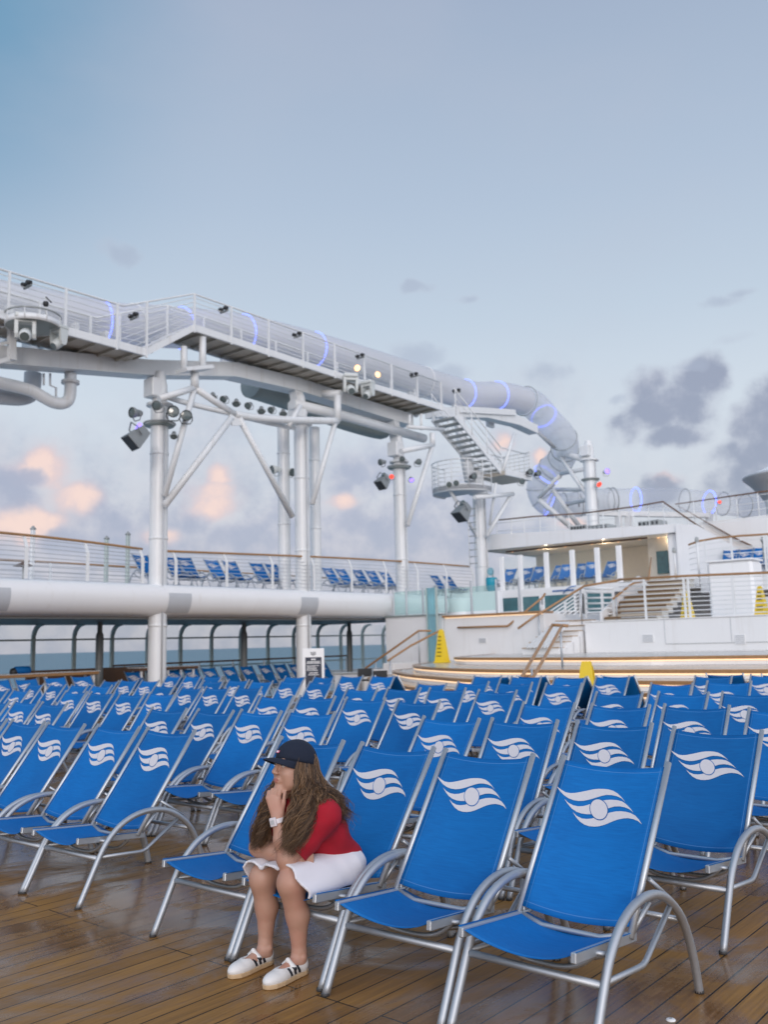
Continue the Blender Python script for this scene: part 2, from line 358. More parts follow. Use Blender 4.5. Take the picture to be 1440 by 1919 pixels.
# ================================================================ sea and deck
def nodes_mat(name):
    m = bpy.data.materials.new(name); m.use_nodes = True; t = m.node_tree; return m, t, t.nodes['Principled BSDF']
m, t, b = nodes_mat('sea_water')
b.inputs['Base Color'].default_value = (.075, .19, .27, 1); b.inputs['Specular IOR Level'].default_value = .2; b.inputs['Roughness'].default_value = .4
n1 = t.nodes.new('ShaderNodeTexNoise'); n1.inputs['Scale'].default_value = .09; n1.inputs['Detail'].default_value = 8; bp = t.nodes.new('ShaderNodeBump'); bp.inputs['Distance'].default_value = 2.0; bp.inputs['Strength'].default_value = .8
tcs = t.nodes.new('ShaderNodeTexCoord'); t.links.new(tcs.outputs['Object'], n1.inputs['Vector']); t.links.new(n1.outputs[0], bp.inputs['Height']); t.links.new(bp.outputs[0], b.inputs['Normal'])
M['sea'] = m
mb = MB(); N = 24; Rr = 30000
mb.add([(Rr * math.cos(i * 2 * math.pi / N), Rr * math.sin(i * 2 * math.pi / N), -19) for i in range(N)], [tuple(range(N))])
o = mb.build('sea', M['sea']); o['kind'] = 'structure'

m, t, b = nodes_mat('wet_teak_deck'); LKd = t.links
tcd = t.nodes.new('ShaderNodeTexCoord')
br = t.nodes.new('ShaderNodeTexBrick'); br.offset = .37; br.offset_frequency = 3
br.inputs['Scale'].default_value = 1; br.inputs['Brick Width'].default_value = 3.1; br.inputs['Row Height'].default_value = .128; br.inputs['Mortar Size'].default_value = .0042; br.inputs['Mortar Smooth'].default_value = .1; br.inputs['Bias'].default_value = 0
br.inputs['Color1'].default_value = (.255, .128, .038, 1); br.inputs['Color2'].default_value = (.345, .178, .054, 1); br.inputs['Mortar'].default_value = (.016, .012, .010, 1)
LKd.new(tcd.outputs['Object'], br.inputs['Vector'])
mp = t.nodes.new('ShaderNodeMapping'); mp.inputs['Scale'].default_value = (1.2, 26, 1); LKd.new(tcd.outputs['Object'], mp.inputs[0])
gr = t.nodes.new('ShaderNodeTexNoise'); gr.inputs['Scale'].default_value = 2.4; gr.inputs['Detail'].default_value = 7; LKd.new(mp.outputs[0], gr.inputs['Vector'])
bl = t.nodes.new('ShaderNodeTexNoise'); bl.inputs['Scale'].default_value = 1.0; bl.inputs['Detail'].default_value = 8; bl.inputs['Roughness'].default_value = .68; bl.inputs['Distortion'].default_value = .9; LKd.new(tcd.outputs['Object'], bl.inputs['Vector'])
ml = t.nodes.new('ShaderNodeMix'); ml.data_type = 'RGBA'; ml.blend_type = 'MULTIPLY'; ml.inputs[0].default_value = .55
rg = t.nodes.new('ShaderNodeMapRange'); rg.inputs[1].default_value = .3; rg.inputs[2].default_value = .7; rg.inputs[3].default_value = .55; rg.inputs[4].default_value = 1.3; LKd.new(gr.outputs[0], rg.inputs[0])
LKd.new(br.outputs[0], ml.inputs[6]); LKd.new(rg.outputs[0], ml.inputs[7])
# damp and puddled areas: darker wood, mirror-like film
wet = t.nodes.new('ShaderNodeMapRange'); wet.interpolation_type = 'SMOOTHSTEP'; wet.inputs[1].default_value = .40; wet.inputs[2].default_value = .58; LKd.new(bl.outputs[0], wet.inputs[0])
dk = t.nodes.new('ShaderNodeMix'); dk.data_type = 'RGBA'; dk.blend_type = 'MULTIPLY'; dk.inputs[7].default_value = (.66, .58, .48, 1); LKd.new(wet.outputs[0], dk.inputs[0]); LKd.new(ml.outputs[2], dk.inputs[6])
LKd.new(dk.outputs[2], b.inputs['Base Color'])
rr = t.nodes.new('ShaderNodeMapRange'); rr.inputs[3].default_value = .50; rr.inputs[4].default_value = .15; LKd.new(wet.outputs[0], rr.inputs[0])
ra = t.nodes.new('ShaderNodeMath'); ra.operation = 'MULTIPLY_ADD'; ra.inputs[1].default_value = .22; LKd.new(gr.outputs[0], ra.inputs[0]); LKd.new(rr.outputs[0], ra.inputs[2])
rs = t.nodes.new('ShaderNodeMath'); rs.operation = 'SUBTRACT'; rs.inputs[1].default_value = .08; LKd.new(ra.outputs[0], rs.inputs[0]); LKd.new(rs.outputs[0], b.inputs['Roughness'])
hb = t.nodes.new('ShaderNodeMath'); hb.operation = 'MULTIPLY_ADD'; hb.inputs[1].default_value = -1.0; LKd.new(br.outputs['Fac'], hb.inputs[0])
g2 = t.nodes.new('ShaderNodeMath'); g2.operation = 'MULTIPLY'; g2.inputs[1].default_value = .5; LKd.new(gr.outputs[0], g2.inputs[0]); LKd.new(g2.outputs[0], hb.inputs[2])
bpd = t.nodes.new('ShaderNodeBump'); bpd.inputs['Strength'].default_value = .28; bpd.inputs['Distance'].default_value = .004; LKd.new(hb.outputs[0], bpd.inputs['Height']); LKd.new(bpd.outputs[0], b.inputs['Normal'])
sw = t.nodes.new('ShaderNodeMapRange'); sw.inputs[3].default_value = .15; sw.inputs[4].default_value = .45; LKd.new(wet.outputs[0], sw.inputs[0]); LKd.new(sw.outputs[0], b.inputs['Specular IOR Level'])
cw_ = t.nodes.new('ShaderNodeMath'); cw_.operation = 'MULTIPLY'; cw_.inputs[1].default_value = .30; LKd.new(wet.outputs[0], cw_.inputs[0]); LKd.new(cw_.outputs[0], b.inputs['Coat Weight']); b.inputs['Coat Roughness'].default_value = .14; b.inputs['Coat IOR'].default_value = 1.45
M['deck'] = m
mb = MB(); mb.add([(-26, -26.6, 0), (75, -26.6, 0), (75, 22, 0), (-26, 22, 0)], [(0, 1, 2, 3)])
o = mb.build('pool_deck', M['deck']); o.rotation_euler = (0, 0, math.pi / 2 - TH); o['kind'] = 'structure'   # local x runs along the planks
# ================================================================ lounge chairs
m, t, b = nodes_mat('blue_sling_fabric'); L_ = t.links
uv = t.nodes.new('ShaderNodeUVMap'); spx = t.nodes.new('ShaderNodeSeparateXYZ'); L_.new(uv.outputs[0], spx.inputs[0])
tcf = t.nodes.new('ShaderNodeTexCoord')
mpf = t.nodes.new('ShaderNodeMapping'); mpf.inputs['Scale'].default_value = (7, 130, 130); L_.new(tcf.outputs['Object'], mpf.inputs[0])
wv = t.nodes.new('ShaderNodeTexNoise'); wv.inputs['Scale'].default_value = 1.0; wv.inputs['Detail'].default_value = 3; L_.new(mpf.outputs[0], wv.inputs['Vector'])
fb = t.nodes.new('ShaderNodeTexNoise'); fb.inputs['Scale'].default_value = 3; fb.inputs['Detail'].default_value = 5; oi = t.nodes.new('ShaderNodeObjectInfo')
vo = t.nodes.new('ShaderNodeVectorMath'); vo.operation = 'ADD'; vs_ = t.nodes.new('ShaderNodeVectorMath'); vs_.operation = 'SCALE'; vs_.inputs[0].default_value = (37, 53, 71); L_.new(oi.outputs['Random'], vs_.inputs['Scale']); L_.new(tcf.outputs['Object'], vo.inputs[0]); L_.new(vs_.outputs[0], vo.inputs[1]); L_.new(vo.outputs[0], fb.inputs['Vector'])
mx = t.nodes.new('ShaderNodeMix'); mx.data_type = 'RGBA'; mx.inputs[6].default_value = (.001, .066, .255, 1); mx.inputs[7].default_value = (.004, .185, .54, 1)
ad1 = t.nodes.new('ShaderNodeMath'); ad1.operation = 'MULTIPLY_ADD'; ad1.inputs[1].default_value = .5; L_.new(wv.outputs[0], ad1.inputs[0])
ad2 = t.nodes.new('ShaderNodeMath'); ad2.operation = 'MULTIPLY'; ad2.inputs[1].default_value = .55; L_.new(fb.outputs[0], ad2.inputs[0]); L_.new(ad2.outputs[0], ad1.inputs[2]); L_.new(ad1.outputs[0], mx.inputs[0])
hs = t.nodes.new('ShaderNodeHueSaturation'); mr = t.nodes.new('ShaderNodeMapRange'); mr.inputs[3].default_value = .86; mr.inputs[4].default_value = 1.16; L_.new(oi.outputs['Random'], mr.inputs[0]); L_.new(mr.outputs[0], hs.inputs['Value']); L_.new(mx.outputs[2], hs.inputs['Color'])
# stitched hem lines just inside the edges (u, v in 0..1)
def absd(s_, c_):
    n_ = t.nodes.new('ShaderNodeMath'); n_.operation = 'SUBTRACT'; L_.new(s_, n_.inputs[0]); n_.inputs[1].default_value = c_
    a_ = t.nodes.new('ShaderNodeMath'); a_.operation = 'ABSOLUTE'; L_.new(n_.outputs[0], a_.inputs[0]); return a_.outputs[0]
eu = absd(spx.outputs[0], .5); ev = absd(spx.outputs[1], .5)
def band(s_, c_, w_):
    c2 = t.nodes.new('ShaderNodeMath'); c2.operation = 'COMPARE'; L_.new(s_, c2.inputs[0]); c2.inputs[1].default_value = c_; c2.inputs[2].default_value = w_; return c2.outputs[0]
mxm = t.nodes.new('ShaderNodeMath'); mxm.operation = 'MAXIMUM'; L_.new(band(eu, .462, .003), mxm.inputs[0]); L_.new(band(ev, .466, .0025), mxm.inputs[1])
st = t.nodes.new('ShaderNodeMix'); st.data_type = 'RGBA'; st.inputs[7].default_value = (.10, .26, .55, 1); L_.new(hs.outputs[0], st.inputs[6])
fm = t.nodes.new('ShaderNodeMath'); fm.operation = 'MULTIPLY'; fm.inputs[1].default_value = .6; L_.new(mxm.outputs[0], fm.inputs[0]); L_.new(fm.outputs[0], st.inputs[0])
L_.new(st.outputs[2], b.inputs['Base Color']); b.inputs['Roughness'].default_value = .62; b.inputs['Specular IOR Level'].default_value = .25
bpf = t.nodes.new('ShaderNodeBump'); bpf.inputs['Strength'].default_value = .22; bpf.inputs['Distance'].default_value = .002; L_.new(wv.outputs[0], bpf.inputs['Height']); L_.new(bpf.outputs[0], b.inputs['Normal'])
M['fabric'] = m
M['emblem'] = mat('white_fabric_print', (.62, .60, .63), .7, var=.05, scale=60)
M['foot'] = mat('rubber_foot', (.05, .05, .052), .6)

BT = np.array([0, .453, .591]) / .7446            # up the backrest
BN = np.array([0, -.591, .453]) / .7446           # out of its front face
B0 = np.array([0, .459, .974])
def back_pt(u, s, off=0.0):
    """u: metres from the centre line, s: metres down from the top edge"""
    q = 1 - min(1, (u / .262) ** 2); v = s / .745
    s2 = s + .016 * q * max(0, 1 - v * 2.2) + .022 * q * max(0, v * 2 - 1)
    return B0 + np.array([u, 0, 0]) - BT * s2 - BN * (.026 * q * (.55 + .45 * math.sin(math.pi * min(1, v)))) + BN * off
def fabric_obj(name, rows, root):
    mb = MB(); mb.grid(rows); o = mb.build(name, M['fabric'], root); me = o.data
    nu, nv_ = len(rows[0]), len(rows); ul = me.uv_layers.new(name='UVMap')
    for lp in me.loops:
        i = lp.vertex_index; ul.data[lp.index].uv = ((i % nu) / (nu - 1), (i // nu) / (nv_ - 1))
    sd = o.modifiers.new('cloth_thickness', 'SOLIDIFY'); sd.thickness = .003; sd.offset = -1
    return o
def emblem_curve(top, bot, n=16):
    def rs(c):
        c = np.array(c, float); d = np.r_[0, np.cumsum(np.hypot(*np.diff(c, axis=0).T))]; q = np.linspace(0, d[-1], n)
        return np.c_[np.interp(q, d, c[:, 0]), np.interp(q, d, c[:, 1])]
    def sm(c): return np.array([p[:2] for p in smooth_path([(x, y, 0) for x, y in c], 5)])
    return rs(sm(top)), rs(sm(bot))
EMB = [([(215, 150), (300, 185), (380, 180), (500, 145), (600, 115), (700, 103), (780, 112), (840, 145), (895, 200)], [(215, 150), (260, 195), (320, 228), (400, 240), (480, 230), (560, 205), (640, 175), (690, 158), (750, 150), (840, 163), (895, 200)]),
       ([(290, 243), (340, 275), (400, 285), (470, 278), (560, 245), (640, 215), (720, 195), (800, 190), (870, 200), (930, 240), (980, 290)], [(290, 243), (350, 305), (420, 335), (500, 340), (600, 325), (680, 290), (740, 262), (800, 245), (860, 243), (930, 258), (980, 290)]),
       ([(370, 340), (420, 372), (480, 382), (560, 370), (640, 340), (720, 310), (800, 288), (880, 283), (960, 297), (1020, 330), (1068, 385)], [(370, 340), (415, 390), (470, 425), (540, 437), (620, 430), (700, 405), (780, 370), (860, 345), (940, 338), (1020, 355), (1068, 385)])]
def emb_uv(x, y):
    xl = 215 - (y - 150) * .377; xr = 1255 - y * .2
    return ((x - xl) / (xr - xl) - .5) * .525, .118 + (y - 103) * .000595
def make_chair():
    root = thing('lounge_chair', 'blue sling lounge chair', 'lounge chair')
    prof = smooth_path([(0, y, z) for y, z in ((-.474, .0), (-.39, .161), (-.303, .322), (-.226, .408), (-.15, .46), (-.05, .495), (.06, .505), (.17, .49), (.28, .44), (.39, .345), (.465, .21), (.505, .08), (.522, 0))], 3)
    for sx in (-1, 1):
        X = np.array([sx * .317, 0, 0])
        mb = MB(); mb.tube([p + X for p in prof], .0188, 10); fr = mb.build('side_frame', M['alu'], root)
        for y in (-.474, .522):
            mb = MB(); mb.lathe((sx * .317, y, 0), (0, 0, 1), [(.001, .0), (.0202, .0), (.0202, .012), (.0190, .014)], 10); mb.build('foot_cap', M['foot'], fr)
        mb = MB(); mb.tube([p + X * .985 for p in map(np.array, ((0, .295, .42), (0, .03, .262), (0, .0, .254), (0, -.03, .254), (0, -.318, .276)))], .0125, 8); mb.build('side_brace', M['alu'], root)
        mb = MB(); mb.beam((sx * .259, -.455, .388), (sx * .259, .05, .345), .024, .040, bev=.004); mb.build('seat_rail', M['alu_rail'], root)
        mb = MB(); mb.tube([(sx * .27, -.01, .35), B0 + (sx * .27, .012, .016)], .0145, 8); mb.build('back_rail', M['alu_rail'], root)
        mb = MB(); mb.tube([(sx * .285, .163, .548), (sx * .297, .345, .425)], .010, 6); mb.build('recline_arm', M['alu'], root)
        for p, q in (((sx * .255, -.30, .37), (sx * .30, -.262, .36)), ((sx * .255, .02, .345), (sx * .31, .1, .475))):
            mb = MB(); mb.tube([p, q], .011, 6); mb.build('rail_bracket', M['alu'], root)
    mb = MB(); mb.tube([(-.305, -.331, .268), (.305, -.331, .268)], .0165, 8); mb.build('front_stretcher', M['alu'], root)
    mb = MB(); mb.tube([(-.30, .40, .335), (.30, .40, .335)], .013, 8); mb.build('rear_stretcher', M['alu'], root)
    for y, z in ((-.25, .365), (-.06, .35)):
        mb = MB(); mb.tube([(x, y, z - .098 * (1 - (abs(x) / .255) ** 3.0)) for x in np.linspace(-.255, .255, 17)], .0115, 8); mb.build('seat_hoop', M['alu'], root)
    mb = MB(); mb.tube([(-.265, .0, .362), (-.14, -.02, .335), (.14, -.02, .335), (.265, .0, .362)], .0115, 8); mb.build('back_hoop', M['alu'], root)
    us = np.linspace(-.258, .258, 17)
    bs = fabric_obj('back_sling', [[back_pt(u, s) for u in us] for s in np.linspace(0, .735, 19)], root)
    mb = MB()
    for top, bot in EMB:
        a_, b_ = emblem_curve(top, bot)
        rows = []
        for k in (0, .5, 1): rows.append([back_pt(*emb_uv(*(a_[i] * (1 - k) + b_[i] * k)), .0022) for i in range(len(a_))])
        mb.grid(rows)
    def disc(r, off, mi):
        mb.cur = mi; cx, cy = 636, 286; c = [back_pt(*emb_uv(cx, cy), off)]; rings = [c]
        n = 28; vs = list(c); fs = []
        for j, f in enumerate((.5, 1.0)):
            for k in range(n):
                a = 2 * math.pi * k / n; vs.append(back_pt(*emb_uv(cx + r * f * math.cos(a), cy + r * f * .98 * math.sin(a)), off))
        fs = [(0, 1 + k, 1 + (k + 1) % n) for k in range(n)] + [(1 + k, 1 + n + k, 1 + n + (k + 1) % n, 1 + (k + 1) % n) for k in range(n)]
        mb.add(vs, fs)
    disc(94, .0034, 1); disc(86, .0046, 0)
    mb.build('emblem', [M['emblem'], M['fabric']], bs)
    rows = []
    for v in np.linspace(0, 1, 13):
        y = -.447 + .487 * v; z = .4125 - .044 * v; row = []
        for u in us:
            q = 1 - (u / .258) ** 2
            row.append((u * 1.055, y + .045 * q * max(0, 1 - v * 3), z - max(0, q) ** .9 * (.078 - .03 * v)))
        rows.append(row)
    fabric_obj('seat_sling', rows, root)
    return root
ROWS = [[[3.62, -8.14, .4], [3.62, -7.50, -.6], [3.60, -6.85, .5], [3.661, -6.203, .8], [3.679, -5.558, 1.2], [3.639, -4.081, .1], [3.63, -3.399, -1.4], [3.598, -2.729, 1.4], [3.609, -2.035, -.8]],
 [[5.232, -11.967, 0], [5.239, -11.232, 0], [5.286, -10.577, 0], [5.237, -9.876, 0], [5.199, -7.639, 0], [5.238, -6.994, 0], [5.26, -6.342, 0], [5.29, -5.697, 0], [5.286, -4.222, 0], [5.323, -3.555, 0], [5.356, -2.869, 0], [5.162, -2.112, -1.3]],
 [[7.063, -14.744, 0], [7.077, -14.087, 0], [6.965, -12.258, 0], [6.917, -11.478, 0], [6.929, -10.79, 0], [6.904, -10.046, 0], [7.013, -7.981, 0], [6.975, -7.271, 0], [7.014, -6.58, 0], [6.937, -5.819, 0], [6.96, -4.323, 0], [6.976, -3.618, 0], [7.021, -2.948, 0], [6.933, -2.235, 0]],
 [[8.501, -16.196, 0], [8.562, -15.551, 0], [8.508, -14.706, 0], [8.46, -13.908, 0], [8.678, -12.455, 0], [8.577, -11.641, 0], [8.571, -10.972, 0], [8.587, -10.272, 0], [8.61, -8.073, 0], [8.708, -7.428, 0], [8.792, -6.782, 0], [8.817, -6.092, 0], [8.824, -4.526, 0], [8.874, -3.832, 0], [8.925, -3.142, 0]],
 [[10.114, -16.221, 0], [10.151, -15.576, 0], [10.123, -14.865, 0], [10.35, -13.25, 0], [10.396, -12.59, 0], [10.321, -11.915, 0], [10.346, -11.204, 0], [10.326, -10.507, 0], [10.441, -8.327, 0], [10.437, -7.557, 0], [10.507, -6.887, 0], [10.543, -6.161, 0], [10.75, -4.732, 0], [10.95, -4.07, 0]],
 [[11.978, -16.61, 0], [12.008, -15.965, 0], [12.01, -15.299, 0], [12.191, -13.002, 0], [12.228, -12.272, 0], [12.264, -11.557, 0], [12.244, -10.772, 0], [12.332, -8.554, 0], [12.345, -7.809, 0], [12.385, -7.069, 0], [12.475, -6.379, 0], [12.85, -4.98, 0], [13.1, -4.25, 0]]]
SIDE = [[10.123, -19.491], [10.78, -19.491], [11.488, -19.491], [12.2, -19.491], [15.4, -22.04], [16.1, -22.04], [16.77, -22.04], [17.43, -22.04], [18.12, -22.04], [18.9, -22.04], [19.66, -22.04], [20.42, -22.04], [21.11, -22.04], [21.81, -22.04], [23.12, -22.04]]
AWAY = [[13.30, -10.821], [13.41, -8.531], [13.41, -7.82], [13.45, -7.1], [13.55, -6.38], [14.0, -4.9], [14.2, -4.15]]
chair0 = make_chair(); used = []
jr = random.Random(5)
def put_chair(al, lat, z, rz, label, group, tilt=None):
    t = put_chair_at(al, lat, z, rz, label, group); d = R_(jr.gauss(0, .8) if tilt is None else tilt); p = Vector((0, 0, .37))
    for ch in t.children:                                   # each backrest reclines a little differently
        if ch.name.split('.')[0] in ('back_sling', 'back_rail'):
            ch.rotation_euler = (d, 0, 0); ch.location = p - Matrix.Rotation(d, 3, 'X') @ p
    return t
def put_chair_at(al, lat, z, rz, label, group):
    P = W(al, lat, z)
    if not used:
        used.append(1); chair0.location = tuple(P); chair0.rotation_euler = (0, 0, rz); chair0['label'] = label; chair0['group'] = group; return chair0
    return dup(chair0, P, rz, label, group)
rown = ['front row', 'second row', 'third row', 'fourth row', 'fifth row', 'sixth row']
FRONT_LABEL = {8: 'nearest blue lounge chair with all its legs showing, beside the bottom right corner', 7: 'blue lounge chair between the seated woman and the nearest chair', 6: 'blue lounge chair the woman in the red shirt is sitting on', 5: 'blue lounge chair with an empty seat just behind the woman\'s knees'}
for k, row in enumerate(ROWS):
    n = 0
    for i, (al, lat, d) in enumerate(row):
        n += 1
        lab = f'{ORD[n]} blue lounge chair from the left in the {rown[k]} counted from the woman'
        if k == 0:
            lab = FRONT_LABEL.get(i, f'{ORD[n]} blue lounge chair from the left in the front row, left of the aisle')
        put_chair(al, lat, 0, -TH + R_(d if d else jr.uniform(-2.2, 2.2)), lab, 'blue lounge chairs in rows on the pool deck', .15 * (i % 3 - 1) if k == 0 else None)
for i, (al, lat) in enumerate(SIDE):
    if i < 4: lab = f'{ORD[i + 1]} side-facing blue lounge chair from the left, in front of the wooden counter'
    else: lab = f'{ORD[i - 3]} side-facing blue lounge chair from the left, in the back row below the windows'
    put_chair(al, lat, 0, math.pi / 2 - TH + R_(jr.uniform(-2, 2)), lab, 'blue lounge chairs facing inboard below the deck overhang')
for i, (al, lat) in enumerate(AWAY):
    put_chair(al, lat, 0, math.pi - TH + R_(jr.uniform(-1.5, 1.5)), f'{ORD[i + 1]} from the left of the chairs turned backward toward the curved stage', 'lounge chairs turned to the stage')
# ================================================================ left side: upper deck on columns, windscreen, counters
ud = thing('upper_deck', 'white rounded deck edge spanning the left side above the chairs', 'upper deck', W(12, -22, 0))
prof = smooth_path([(0, l, z) for l, z in ((-20.60, 3.30), (-20.30, 3.30), (-20.08, 3.24), (-19.96, 3.06), (-19.95, 2.86), (-20.02, 2.66), (-20.18, 2.50), (-20.45, 2.44), (-20.75, 2.44))], 4)
mb = WB(); als = list(np.arange(-16, 27.3, .6)) + [27.4]
def bulge(al): return .30 * math.exp(-((al - 6) / 7.0) ** 2)
mb.grid([[W(al, p[1] - bulge(al) * .0, p[2]) for p in prof] for al in als]); mb.part('rounded_fascia', M['white'], ud)
mb = WB(); mb.sbox(-16, 27.4, -26.6, -20.62, 3.14, 3.296); mb.part('floor_slab', M['steelwhite'], ud)
mb = WB(); mb.sbox(-16, 27.4, -26.2, -20.76, 2.405, 2.46); mb.part('shaded_ceiling', M['ceiling'], ud)
mb = WB(); mb.sbox(-16, 27.4, -20.74, -20.50, 2.38, 2.438); mb.part('edge_beam', M['greypost'], ud)
for al0, al1 in ((9.0, 10.35), (14.75, 15.5), (19.7, 20.45)):
    pp = [p for p in prof if 2.52 < p[2] < 3.08]
    mb = WB(); mb.grid([[W(a_, p[1] + .006, p[2]) for p in pp] for a_ in np.linspace(al0, al1, 3)]); mb.part('grey_panel', M['greypanel'], ud)
for al in np.arange(2, 27, 2.2):
    mb = WB(); mb.lathe(W(al, -21.5, 2.404), (0, 0, -1), [(.001, .004), (.07, .004), (.075, 0)], 12); mb.part('ceiling_lamp', M['whiter'], ud)

def guard_rail(name, label, pts, nw, post_al, zdeck, lat, bend=.14, cat='railing', capm='teak', z_of=None):
    r = thing(name, label, cat, W(*pts[0]))
    mb = WB(); mb.tube([W(*p) for p in smooth_path(pts, 5)], .034, 8); mb.part('handrail', M[capm], r)
    P = np.array(pts)
    zt = lambda al: np.interp(al, P[:, 0], P[:, 2])
    for k in range(nw):
        f = (k + .7) / (nw + .3)
        mb = WB(); mb.tube([W(al, lat - bend * max(0, (f - .72) / .28), zdeck + (zt(al) - zdeck) * f) for al in np.linspace(pts[0][0], pts[-1][0], 14)], .0085, 5); mb.part('wire', M['wire'], r)
    for al in post_al:
        z = zt(al); h = z - zdeck
        mb = WB(); mb.beam(W(al, lat, zdeck), W(al, lat, zdeck + h * .73), .03, .085, up=AX); mb.beam(W(al, lat, zdeck + h * .715), W(al, lat - bend, z - .02), .03, .075, up=AX)
        mb.part('post', M['steelwhite'], r)
    return r
guard_rail('guard_rail', 'wire railing with teak handrail on the upper deck, left of the first tall column', [(-10, -20.25, 4.38), (0, -20.25, 4.38), (10, -20.25, 4.36), (14.1, -20.25, 4.22)], 9, np.arange(-9, 14, 1.62) + .35, 3.3, -20.12)
guard_rail('guard_rail', 'wire railing with teak handrail on the upper deck, right of the first tall column', [(14.85, -20.25, 4.21), (20.6, -20.25, 4.38), (24.6, -20.25, 4.46), (29.3, -20.3, 4.50)], 9, np.arange(15.1, 29.4, 1.78), 3.3, -20.12)
guard_rail('guard_rail', 'outer railing along the far edge of the upper deck', [(-10, -26.5, 4.38), (29, -26.5, 4.40)], 5, np.arange(-9, 29, 2.0), 3.3, -26.45, 0.0)

# steel columns along the deck edge, rising through the deck behind its rounded lip
CL = -20.38
def column(label, px, lat, r, z1, z0=0.0, group='steel columns carrying the slide', flange=True, tint='steelwhite'):
    al = S(Q(px, 1000, lat))[0]
    t = thing('steel_column', label, 'column', W(al, lat, z0), group=group)
    mb = WB(); mb.lathe(W(al, lat, z0), (0, 0, 1), [(r, 0), (r, 2), (r, z1 - z0 - .5)], 28); mb.part('shaft', M[tint], t)
    if flange:
        mb = WB(); mb.lathe(W(al, lat, z1 - .5), (0, 0, 1), [(r * 1.02, -.02), (r * 1.5, 0), (r * 1.5, .06), (r * .86, .07), (r * .82, .6), (r * .5, 1.0)], 24); mb.part('cap', M[tint], t)
        mb = WB(); mb.obox(W(al, lat, z1 - .02) - AX * r * .9 - BX * .02, AX * .16, BX * .22, ZX * .26, .02); mb.part('junction_box', M[tint], t)
    for zz in np.arange(z0 + 2.2, z1 - 1.2, 2.35):
        mb = WB(); mb.lathe(W(al, lat, zz), (0, 0, 1), [(r + .001, -.035), (r + .014, -.03), (r + .014, .03), (r + .001, .035)], 24); mb.part('weld_band', M[tint], t)
    if flange:
        mb = WB(); mb.tube([W(al, lat, z0 + .1) + BX * (r + .03) - AX * .05, W(al, lat, z1 - .6) + BX * (r + .03) - AX * .05], .022, 6); mb.part('conduit', M['greypanel'], t)
    mb = WB(); mb.lathe(W(al, lat, z0), (0, 0, 1), [(r + .09, 0), (r + .09, .04), (r + .004, .07)], 24); mb.part('base_ring', M[tint], t)
    return t
column('thick white column at the left, with lamps around its top', 297, CL, .245, 8.75)
column('middle white column of the close trio, behind the menu board', 567, CL, .24, 9.15)
column('bluish thin column left of the middle trio column', 533, -21.2, .20, 9.3, 3.3, flange=False)
column('thin column right of the middle trio column', 592, -21.3, .18, 9.5, 3.3, flange=False)
column('white column with the red lamp below its collar', 752, CL, .235, 8.6)
column('white column holding the round platform under the stairs', 901, CL, .27, 8.0)
column('far white column beside the spiralling tube, with blue and red lamps', 1113, -20, .30, 10.6, 5.5)

# slim grey posts below the deck
for n, al in enumerate((4.2, 9.75, 15.26, 20.9, 26.3)):
    if n < 1: continue
    t = thing('support_post', f'{ORD[n]} slim grey post from the left, standing before the windows', 'post', W(al, -24, 0), group='grey posts below the upper deck')
    mb = WB(); mb.lathe(W(al, -24, 0), (0, 0, 1), [(.115, 0), (.115, 2.0), (.10, 2.08), (.075, 2.12), (.075, 2.41)], 14); mb.part('shaft', M['greypost'], t)
    mb = WB(); mb.lathe(W(al, -24, 0), (0, 0, 1), [(.2, 0), (.2, .03), (.116, .05)], 14); mb.part('base_plate', M['greypost'], t)

# curved windscreen at the ship's side
ws = thing('windscreen', 'long glazed windscreen with curved grey green frames looking out to sea', 'window wall', W(18, -26, 0))
marc = [(-26.0, 0), (-26.0, 1.0), (-26.0, 1.9), (-25.98, 2.08), (-25.90, 2.24), (-25.74, 2.36), (-25.5, 2.405)]
wal = np.arange(0.55, 34.2, 1.37)
for al in wal:
    mb = WB()
    pr = smooth_path([(0, l, z) for l, z in marc], 3)
    mb.loft([[W(al + i * .055, p[1] + j * .05 * (1 if p[2] < 2 else .8), p[2] + (j * -.03 if p[2] > 2.1 else 0)) for i, j in ((-1, -1), (1, -1), (1, 1), (-1, 1))] for p in pr], smooth=False); mb.part('mullion', M['greenmetal'], ws)
for z, h in ((1.95, .055), (.95, .05)):
    mb = WB(); mb.sbox(.5, 34, -25.99, -25.93, z - h / 2, z + h / 2); mb.part('transom', M['greenmetal'], ws)
for a0, a1 in zip(wal, wal[1:]):
    mb = WB(); mb.sbox(a0 + .06, a1 - .06, -26.015, -26.005, .56, 2.40); mb.part('pane', M['glass'], ws)
mb = WB(); mb.sbox(.5, 34, -26.03, -25.95, 0, .55); mb.part('kick_plate', M['steelwhite'], ws)
hr = thing('promenade_rail', 'brown wooden rail on white posts in front of the windscreen', 'railing', W(16, -25.2, 0))
mb = WB(); mb.beam(W(16.6, -25.3, 1.10), W(27.6, -25.3, 1.13), .13, .06, bev=.012); mb.part('wooden_rail', M['darkteak'], hr)
for al in np.arange(17, 27.6, 1.5):
    mb = WB(); mb.beam(W(al, -25.3, 0), W(al, -25.3, 1.075), .045, .045); mb.part('post', M['whiter'], hr)

